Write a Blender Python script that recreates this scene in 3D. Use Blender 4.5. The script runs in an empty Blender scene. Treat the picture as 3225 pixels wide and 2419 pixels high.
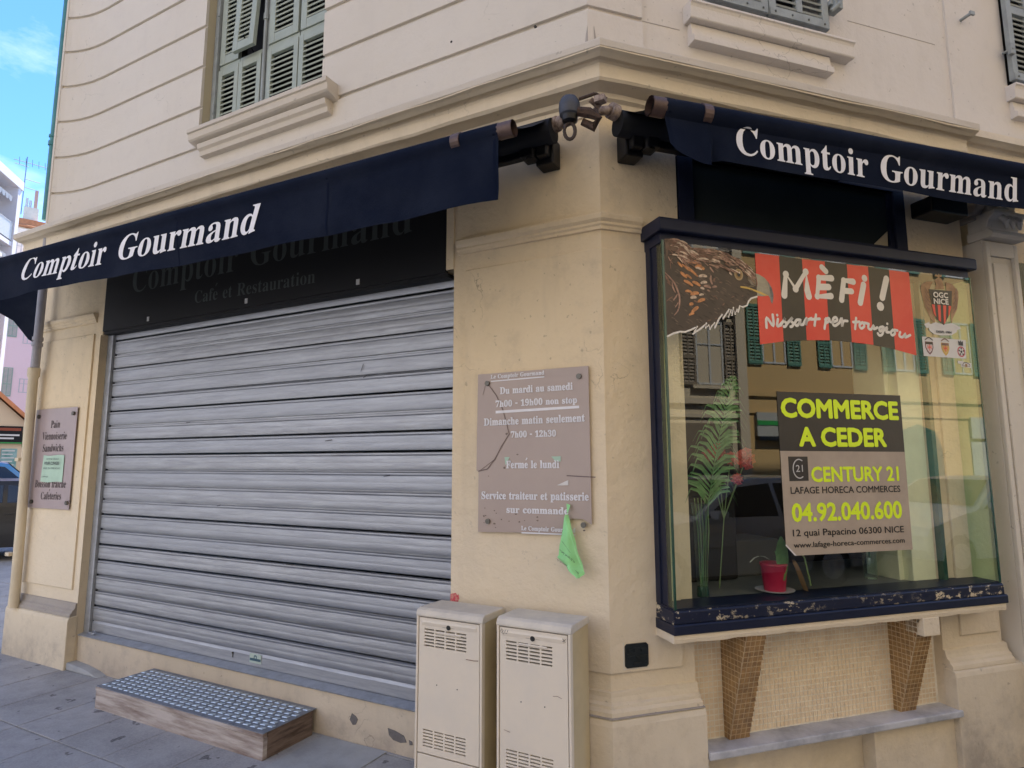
# Blender 4.5 scene: closed corner cafe
import bpy, bmesh, math, random
from mathutils import Vector, Matrix
from mathutils.geometry import tessellate_polygon
random.seed(7)
Q=math.sqrt(.5)
scn=bpy.context.scene
COL=scn.collection
# ---------------------------------------------------------------- camera, sky, sun, exposure
cam=bpy.data.cameras.new('camera'); co=bpy.data.objects.new('camera',cam); COL.objects.link(co); scn.camera=co
cam.sensor_width=36; cam.lens=36*1915/3225; cam.clip_end=600; cam.clip_start=.05
CX,CY,CZ=.96186,-2.84162,1.6
co.location=(CX,CY,CZ)
_p,_r,_h=math.radians(7.37),math.radians(-.11),math.radians(27.4)
co.rotation_euler=(Matrix.Rotation(_h,3,'Z')@Matrix.Rotation(math.pi/2+_p,3,'X')@Matrix.Rotation(-_r*-1,3,'Z')).to_euler()
SUN_EL,SUN_AZ=math.radians(56),math.radians(-32)     # azimuth from +Y towards +X
w=bpy.data.worlds.new('World'); scn.world=w; w.use_nodes=True
nt=w.node_tree; nt.nodes.clear()
sky=nt.nodes.new('ShaderNodeTexSky'); sky.sky_type='NISHITA'; sky.sun_disc=False
sky.sun_elevation=SUN_EL; sky.sun_rotation=SUN_AZ; sky.air_density=.85; sky.dust_density=.0; sky.ozone_density=4.0
bg=nt.nodes.new('ShaderNodeBackground'); bg.inputs[1].default_value=.105
out=nt.nodes.new('ShaderNodeOutputWorld')
tc=nt.nodes.new('ShaderNodeTexCoord'); mp=nt.nodes.new('ShaderNodeMapping'); mp.inputs['Scale'].default_value=(1.3,1.3,3.2)
n1=nt.nodes.new('ShaderNodeTexNoise'); n1.inputs['Scale'].default_value=3.1; n1.inputs['Detail'].default_value=7; n1.inputs['Roughness'].default_value=.62
cr=nt.nodes.new('ShaderNodeValToRGB'); cr.color_ramp.elements[0].position=.45; cr.color_ramp.elements[1].position=.78
mx=nt.nodes.new('ShaderNodeMixRGB'); mx.inputs[2].default_value=(4.6,5.0,5.6,1)
ml=nt.nodes.new('ShaderNodeMath'); ml.operation='MULTIPLY'; ml.inputs[1].default_value=.62
L_=nt.links.new
L_(tc.outputs['Generated'],mp.inputs[0]); L_(mp.outputs[0],n1.inputs['Vector']); L_(n1.outputs[0],cr.inputs[0]); L_(cr.outputs[0],ml.inputs[0])
L_(ml.outputs[0],mx.inputs[0]); tn=nt.nodes.new('ShaderNodeMixRGB'); tn.blend_type='MULTIPLY'; tn.inputs[0].default_value=1; tn.inputs[2].default_value=(.50,.74,1.0,1); L_(sky.outputs[0],tn.inputs[1]); L_(tn.outputs[0],mx.inputs[1]); L_(mx.outputs[0],bg.inputs[0]); L_(bg.outputs[0],out.inputs[0])
sd=bpy.data.lights.new('sun','SUN'); sd.energy=5.0; sd.angle=math.radians(.53); sd.color=(1,.93,.82)
so=bpy.data.objects.new('sun',sd); COL.objects.link(so)
sv=Vector((math.sin(SUN_AZ)*math.cos(SUN_EL),math.cos(SUN_AZ)*math.cos(SUN_EL),math.sin(SUN_EL)))
so.rotation_euler=(-sv).to_track_quat('-Z','Y').to_euler(); so.location=(0,0,30)
vs=scn.view_settings; vs.view_transform='Standard'; vs.look='None'; vs.gamma=1; vs.exposure=1.92
try: vs.use_curve_mapping=False
except Exception: pass
scn.cycles.max_bounces=10; scn.cycles.diffuse_bounces=5; scn.cycles.glossy_bounces=4; scn.cycles.transparent_max_bounces=12
scn.cycles.sample_clamp_indirect=6; scn.cycles.caustics_reflective=False; scn.cycles.caustics_refractive=False
try: scn.cycles.use_denoising=True
except Exception: pass
# ---- measured outlines (metres along the facade, height) and letter shapes
EAGLE={'body':[[0.262,2.695],[0.302,2.701],[0.333,2.701],[0.352,2.698],[0.366,2.687],[0.381,2.675],[0.412,2.666],[0.451,2.667],[0.506,2.671],[0.557,2.671],[0.601,2.665],[0.645,2.65],[0.689,2.639],[0.721,2.624],[0.752,2.606],[0.776,2.585],[0.794,2.569],[0.798,2.545],[0.801,2.516],[0.795,2.491],[0.796,2.45],[0.775,2.441],[0.754,2.427],[0.736,2.405],[0.711,2.394],[0.686,2.382],[0.674,2.355],[0.669,2.368],[0.653,2.339],[0.647,2.377],[0.634,2.331],[0.626,2.361],[0.614,2.323],[0.608,2.357],[0.58,2.313],[0.577,2.334],[0.558,2.312],[0.53,2.264],[0.525,2.286],[0.502,2.253],[0.494,2.277],[0.481,2.259],[0.466,2.265],[0.446,2.253],[0.403,2.223],[0.429,2.262],[0.389,2.243],[0.358,2.232],[0.332,2.232],[0.294,2.222],[0.26,2.203],[0.257,2.241],[0.258,2.407],[0.257,2.542]],'edge':[[0.26,2.204],[0.294,2.221],[0.332,2.232],[0.358,2.232],[0.389,2.243],[0.429,2.263],[0.415,2.241],[0.403,2.225],[0.446,2.253],[0.466,2.268],[0.483,2.284],[0.477,2.26],[0.496,2.275],[0.502,2.255],[0.513,2.271],[0.531,2.289],[0.531,2.264],[0.558,2.312],[0.577,2.334],[0.582,2.315],[0.62,2.364],[0.615,2.326],[0.632,2.362],[0.637,2.335],[0.647,2.375],[0.654,2.343],[0.669,2.368],[0.674,2.355],[0.686,2.387],[0.704,2.383],[0.731,2.394],[0.741,2.416],[0.758,2.433],[0.794,2.445]],'beak':[[0.794,2.569],[0.816,2.564],[0.849,2.549],[0.872,2.526],[0.89,2.499],[0.898,2.467],[0.896,2.442],[0.887,2.413],[0.88,2.423],[0.875,2.444],[0.866,2.456],[0.825,2.449],[0.796,2.45],[0.795,2.491],[0.801,2.516],[0.798,2.545]],'tip':[[0.864,2.533],[0.872,2.526],[0.89,2.499],[0.898,2.467],[0.896,2.442],[0.887,2.413],[0.88,2.423],[0.878,2.459],[0.875,2.498]],'mouth':[[0.694,2.492],[0.737,2.492],[0.786,2.48],[0.819,2.472],[0.868,2.456],[0.842,2.454],[0.789,2.469],[0.749,2.48],[0.696,2.484]],'feath':[[0.302,2.697,0.381,2.668,0.0045,0],[0.325,2.7,0.396,2.663,0.0038,1],[0.351,2.692,0.427,2.656,0.0051,0],[0.286,2.685,0.35,2.651,0.0038,2],[0.312,2.674,0.399,2.639,0.0045,0],[0.342,2.657,0.448,2.62,0.0051,1],[0.381,2.661,0.484,2.637,0.0045,0],[0.412,2.661,0.528,2.649,0.0045,2],[0.45,2.662,0.568,2.646,0.0038,0],[0.486,2.664,0.585,2.658,0.0032,1],[0.529,2.66,0.624,2.641,0.0045,0],[0.577,2.658,0.672,2.636,0.0038,2],[0.608,2.647,0.696,2.62,0.0045,1],[0.648,2.64,0.728,2.613,0.0038,0],[0.671,2.618,0.752,2.597,0.0038,0],[0.614,2.612,0.683,2.608,0.0057,1],[0.621,2.595,0.702,2.589,0.0057,1],[0.683,2.605,0.756,2.59,0.0051,2],[0.274,2.653,0.31,2.622,0.0051,2],[0.279,2.606,0.304,2.571,0.0057,1],[0.302,2.601,0.292,2.542,0.0032,2],[0.364,2.639,0.448,2.613,0.0045,0],[0.448,2.62,0.509,2.58,0.0064,1],[0.473,2.64,0.554,2.599,0.0045,2],[0.513,2.588,0.564,2.572,0.007,1],[0.517,2.578,0.539,2.549,0.0076,1],[0.385,2.589,0.47,2.58,0.0127,3],[0.43,2.566,0.485,2.561,0.014,3],[0.434,2.563,0.469,2.556,0.007,4],[0.331,2.583,0.357,2.559,0.0083,3],[0.354,2.575,0.398,2.542,0.0064,3],[0.373,2.567,0.444,2.519,0.0096,3],[0.344,2.533,0.381,2.506,0.0108,3],[0.375,2.523,0.408,2.505,0.0083,3],[0.448,2.519,0.498,2.524,0.0108,4],[0.522,2.533,0.528,2.485,0.0115,1],[0.546,2.521,0.537,2.5,0.0089,2],[0.362,2.491,0.414,2.468,0.0108,3],[0.411,2.488,0.457,2.472,0.0115,3],[0.458,2.486,0.497,2.493,0.0096,4],[0.476,2.473,0.519,2.467,0.0127,1],[0.456,2.461,0.479,2.457,0.0083,4],[0.527,2.471,0.555,2.477,0.0108,1],[0.495,2.454,0.51,2.449,0.0064,1],[0.367,2.437,0.405,2.436,0.0089,3],[0.397,2.422,0.447,2.433,0.0127,3],[0.396,2.405,0.431,2.411,0.0108,4],[0.447,2.423,0.474,2.429,0.0076,4],[0.437,2.388,0.481,2.405,0.0115,3],[0.415,2.393,0.437,2.385,0.0076,2],[0.389,2.371,0.412,2.376,0.0108,3],[0.4,2.334,0.44,2.364,0.0121,3],[0.384,2.318,0.415,2.33,0.0089,3],[0.261,2.509,0.285,2.47,0.0096,2],[0.297,2.478,0.313,2.425,0.0076,1],[0.267,2.475,0.292,2.457,0.0064,2],[0.259,2.377,0.297,2.404,0.0057,2],[0.297,2.384,0.324,2.42,0.007,1],[0.307,2.351,0.327,2.379,0.0051,1],[0.533,2.43,0.556,2.411,0.0057,2],[0.568,2.502,0.584,2.497,0.0045,2],[0.636,2.425,0.657,2.437,0.0038,2],[0.744,2.476,0.777,2.468,0.0076,5],[0.737,2.489,0.779,2.496,0.0064,5],[0.74,2.539,0.789,2.522,0.0096,5],[0.767,2.57,0.794,2.544,0.0096,5],[0.78,2.522,0.791,2.501,0.0076,5],[0.631,2.557,0.647,2.545,0.007,4],[0.487,2.293,0.511,2.302,0.0038,2],[0.534,2.31,0.546,2.314,0.0032,2],[0.582,2.382,0.594,2.394,0.0025,2],[0.701,2.437,0.71,2.445,0.0032,2]],'arc':[[0.257,2.522],[0.286,2.497],[0.308,2.472],[0.323,2.44],[0.333,2.407],[0.331,2.363],[0.319,2.332],[0.299,2.31]],'eye':[0.688,2.552]}
BANNER=[[[0.797,2.678],[0.949,2.679],[0.946,2.22],[0.798,2.195]],[[0.949,2.679],[1.099,2.677],[1.096,2.235],[0.946,2.22]],[[1.099,2.677],[1.251,2.679],[1.248,2.244],[1.096,2.235]],[[1.251,2.679],[1.403,2.678],[1.398,2.242],[1.248,2.244]],[[1.403,2.678],[1.553,2.679],[1.548,2.236],[1.398,2.242]],[[1.553,2.679],[1.705,2.675],[1.702,2.218],[1.548,2.236]],[[1.705,2.675],[1.853,2.674],[1.856,2.193],[1.702,2.218]]]
MEFI=[[[[0.968,2.467],[0.986,2.582],[1.044,2.507],[1.117,2.607],[1.12,2.506],[1.128,2.474]],0.0331],[[[1.289,2.588],[1.203,2.583],[1.184,2.479],[1.277,2.488]],0.0309],[[[1.199,2.532],[1.265,2.537]],0.0309],[[[1.227,2.644],[1.254,2.623]],0.0276],[[[1.438,2.582],[1.372,2.583],[1.348,2.473]],0.0309],[[[1.364,2.525],[1.422,2.526]],0.0287],[[[1.51,2.571],[1.477,2.467]],0.032],[[[1.52,2.609],[1.522,2.608]],0.0342],[[[1.679,2.62],[1.638,2.509]],0.0342],[[[1.619,2.457],[1.621,2.455]],0.0442]]
SCRIPT=[[[0.843,2.286],[0.847,2.338],[0.886,2.297],[0.886,2.356]],[[0.917,2.335],[0.91,2.303],[0.922,2.3],[0.951,2.327]],[[0.914,2.356],[0.915,2.355]],[[0.932,2.303],[0.965,2.345],[0.956,2.329],[0.971,2.316],[0.962,2.3],[0.952,2.298]],[[0.97,2.311],[1.011,2.35],[0.999,2.332],[1.015,2.319],[1.005,2.303],[0.995,2.3]],[[1.013,2.314],[1.027,2.326]],[[1.059,2.341],[1.038,2.339],[1.025,2.319],[1.038,2.309],[1.055,2.326],[1.061,2.345],[1.06,2.318],[1.077,2.317]],[[1.077,2.317],[1.103,2.354],[1.097,2.314],[1.105,2.34],[1.134,2.355]],[[1.166,2.376],[1.152,2.317]],[[1.131,2.349],[1.189,2.356]],[[1.232,2.361],[1.217,2.305]],[[1.226,2.354],[1.25,2.364],[1.253,2.35],[1.228,2.335]],[[1.253,2.35],[1.27,2.343],[1.306,2.356],[1.299,2.372],[1.281,2.363],[1.275,2.336],[1.29,2.325],[1.321,2.344]],[[1.321,2.344],[1.339,2.371],[1.337,2.324],[1.349,2.354],[1.376,2.357]],[[1.439,2.378],[1.426,2.317]],[[1.416,2.354],[1.461,2.358]],[[1.481,2.357],[1.459,2.34],[1.469,2.322],[1.492,2.336],[1.488,2.354],[1.515,2.353]],[[1.524,2.351],[1.519,2.329],[1.537,2.321],[1.559,2.345],[1.558,2.325],[1.584,2.335]],[[1.624,2.342],[1.6,2.334],[1.601,2.314],[1.622,2.329],[1.63,2.345],[1.618,2.302],[1.596,2.291],[1.584,2.302]],[[1.627,2.32],[1.655,2.34],[1.646,2.314],[1.666,2.314]],[[1.658,2.361],[1.659,2.36]],[[1.695,2.329],[1.678,2.312],[1.688,2.298],[1.709,2.31],[1.704,2.328],[1.728,2.327]],[[1.747,2.319],[1.739,2.298],[1.762,2.292],[1.786,2.313],[1.781,2.292],[1.82,2.307]]]
SCRIPTW=0.0133
CREST=[[[[1.939,2.543],[1.931,2.577],[1.939,2.608],[1.979,2.632],[2.031,2.637],[2.0,2.588],[2.0,2.503],[2.023,2.443],[2.019,2.381],[1.989,2.412],[1.953,2.477]],'gold'],[[[2.13,2.643],[2.189,2.631],[2.227,2.596],[2.225,2.556],[2.204,2.485],[2.158,2.419],[2.146,2.384],[2.147,2.452],[2.165,2.505],[2.176,2.592],[2.131,2.591]],'gold'],[[[2.047,2.647],[2.08,2.67],[2.105,2.658],[2.116,2.598],[2.041,2.592],[2.055,2.619]],'gold'],[[[2.05,2.67],[2.06,2.685],[2.074,2.678],[2.083,2.69],[2.093,2.68],[2.105,2.686],[2.104,2.669],[2.076,2.669]],'gold'],[[[1.934,2.378],[1.976,2.395],[1.976,2.364],[1.949,2.354]],'paper'],[[[2.181,2.392],[2.22,2.372],[2.184,2.358]],'paper'],[[[1.969,2.378],[2.024,2.395],[2.082,2.385],[2.144,2.398],[2.191,2.387],[2.182,2.347],[2.134,2.325],[2.052,2.319],[2.001,2.324],[1.966,2.344]],'paper'],[[[1.99,2.588],[2.175,2.592],[2.162,2.505],[2.139,2.451],[2.085,2.381],[2.03,2.415],[2.009,2.453],[2.002,2.503]],'ink'],[[[2.006,2.499],[2.028,2.499],[2.031,2.424],[2.015,2.445]],'red'],[[[2.05,2.5],[2.073,2.5],[2.065,2.398],[2.048,2.408]],'red'],[[[2.093,2.5],[2.118,2.5],[2.101,2.401],[2.086,2.388]],'red'],[[[2.136,2.5],[2.158,2.5],[2.14,2.454],[2.126,2.433]],'red']]
CRESTF=[[[1.961,2.602],[1.979,2.569],[2.007,2.555]],[[1.958,2.579],[1.976,2.547],[2.004,2.532]],[[1.955,2.556],[1.973,2.524],[2.001,2.509]],[[1.953,2.533],[1.971,2.501],[1.998,2.486]],[[1.95,2.511],[1.968,2.478],[1.996,2.463]],[[2.218,2.619],[2.198,2.582],[2.176,2.563]],[[2.214,2.592],[2.194,2.556],[2.173,2.537]],[[2.211,2.566],[2.191,2.53],[2.17,2.511]],[[2.208,2.54],[2.188,2.504],[2.166,2.485]],[[2.204,2.514],[2.184,2.478],[2.163,2.459]]]
STRIP=[[1.909,2.305],[2.249,2.304],[2.239,2.193],[1.91,2.193]]
STRIPC=[[1.958,2.252],[2.081,2.252],[2.204,2.245]]
STICK=[[2.17,2.18],[2.274,2.168],[2.27,2.141],[2.193,2.144],[2.19,2.16],[2.168,2.163]]
POST1=[[0.883,1.957],[1.708,1.962],[1.707,1.654],[0.883,1.656]]
POST2=[[0.883,1.656],[1.707,1.654],[1.705,1.138],[0.946,1.141],[0.885,1.199]]
LOGO=[[0.929,1.628],[1.051,1.628],[1.049,1.506],[0.929,1.505]]
HBAR=[[[0.622,2.034],[0.308,2.038],[0.308,2.032],[0.622,2.028]],[[0.592,1.872],[0.121,1.879],[0.121,1.866],[0.592,1.858]],[[0.442,1.253],[0.15,1.256],[0.15,1.251],[0.442,1.246]]]
HSIGN=[[0.702,2.074],[0.07,2.074],[0.067,1.305],[0.109,1.329],[0.169,1.33],[0.2,1.3],[0.19,1.259],[0.697,1.241],[0.696,1.55],[0.709,1.561]]
HCRACK=[[0.642,2.021],[0.589,1.956],[0.55,1.879],[0.527,1.804],[0.511,1.747],[0.556,1.686],[0.595,1.618],[0.641,1.567],[0.694,1.556]]
HSCREW=[[0.642,2.021],[0.119,2.025],[0.636,1.298],[0.107,1.302]]
HPAP=[[[0.538,1.629],[0.508,1.629],[0.532,1.587]],[[0.273,1.63],[0.222,1.631],[0.223,1.605],[0.251,1.606]],[[0.244,1.489],[0.183,1.515],[0.183,1.49],[0.22,1.488]]]
GREEN=[[0.203,1.408],[0.169,1.398],[0.189,1.357],[0.209,1.366]]
MPAP=[[5.01,1.667],[4.687,1.668],[4.684,1.446],[5.002,1.446]]
MSCREW=[[5.141,2.005],[4.604,2.014],[5.13,1.277],[4.586,1.281]]
SBOLT=[[3.721,2.724],[2.602,2.728],[1.588,2.722]]
TEXTS=[["COMMERCE",0.901,1.83,1.684,1.831,0.099,"post","lime"],["A CEDER",1.002,1.684,1.585,1.685,0.098,"post","lime"],["CENTURY 21",1.066,1.502,1.651,1.502,0.078,"post","lime"],["LAFAGE HORECA COMMERCES",0.932,1.443,1.652,1.441,0.036,"post","black"],["04.92.040.600",0.931,1.308,1.652,1.306,0.092,"post","lime"],["12 quai Papacino 06300 NICE",0.93,1.235,1.654,1.23,0.035,"post","black"],["www.lafage-horeca-commerces.com",0.931,1.179,1.653,1.176,0.028,"post","black"],["21",0.973,1.551,1.016,1.552,0.037,"post","grey"],["OGC",2.02,2.543,2.136,2.545,0.032,"crest","w"],["NICE",2.019,2.504,2.135,2.507,0.032,"crest","w"],["DESPI. 1904",2.018,2.333,2.137,2.335,0.014,"crest","w"],["Le Comptoir Gourmand",0.622,2.045,0.308,2.047,0.02,"hours","w"],["Du mardi au samedi",0.566,1.96,0.153,1.961,0.034,"hours","w"],["7h00 - 19h00 non stop",0.592,1.892,0.131,1.893,0.031,"hours","w"],["Dimanche matin seulement",0.663,1.796,0.092,1.8,0.036,"hours","w"],["7h00 - 12h30",0.501,1.729,0.246,1.73,0.03,"hours","w"],["Fermé le lundi",0.53,1.572,0.231,1.574,0.036,"hours","w"],["Service traiteur et patisserie",0.676,1.412,0.079,1.419,0.036,"hours","w"],["sur commande",0.527,1.346,0.185,1.349,0.032,"hours","w"],["Le Comptoir Gourmand",0.443,1.262,0.15,1.265,0.02,"hours","w"],["Pain",4.945,1.902,4.806,1.902,0.05,"menu","k"],["Viennoiserie",5.066,1.803,4.685,1.801,0.051,"menu","k"],["Sandwichs",5.039,1.7,4.719,1.702,0.05,"menu","k"],["Boisson fraiche",5.108,1.398,4.634,1.402,0.05,"menu","k"],["Caféteries",4.998,1.3,4.689,1.305,0.048,"menu","k"],["Comptoir",3.965,2.981,2.716,2.953,0.218,"sign","d"],["Gourmand",2.583,2.977,1.181,2.97,0.207,"sign","d"],["Café et Restauration",3.167,2.782,1.955,2.768,0.094,"sign","d"]]
GREENTAG=[[0.19,1.404],[0.17,1.396],[0.188,1.357],[0.177,1.348],[0.145,1.248],[0.168,1.295],[0.134,1.197],[0.081,1.085],[0.099,1.072],[0.182,1.119],[0.221,1.17],[0.208,1.279],[0.195,1.352]]
LOCK=[[2.657,0.332],[2.439,0.336]]
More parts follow.
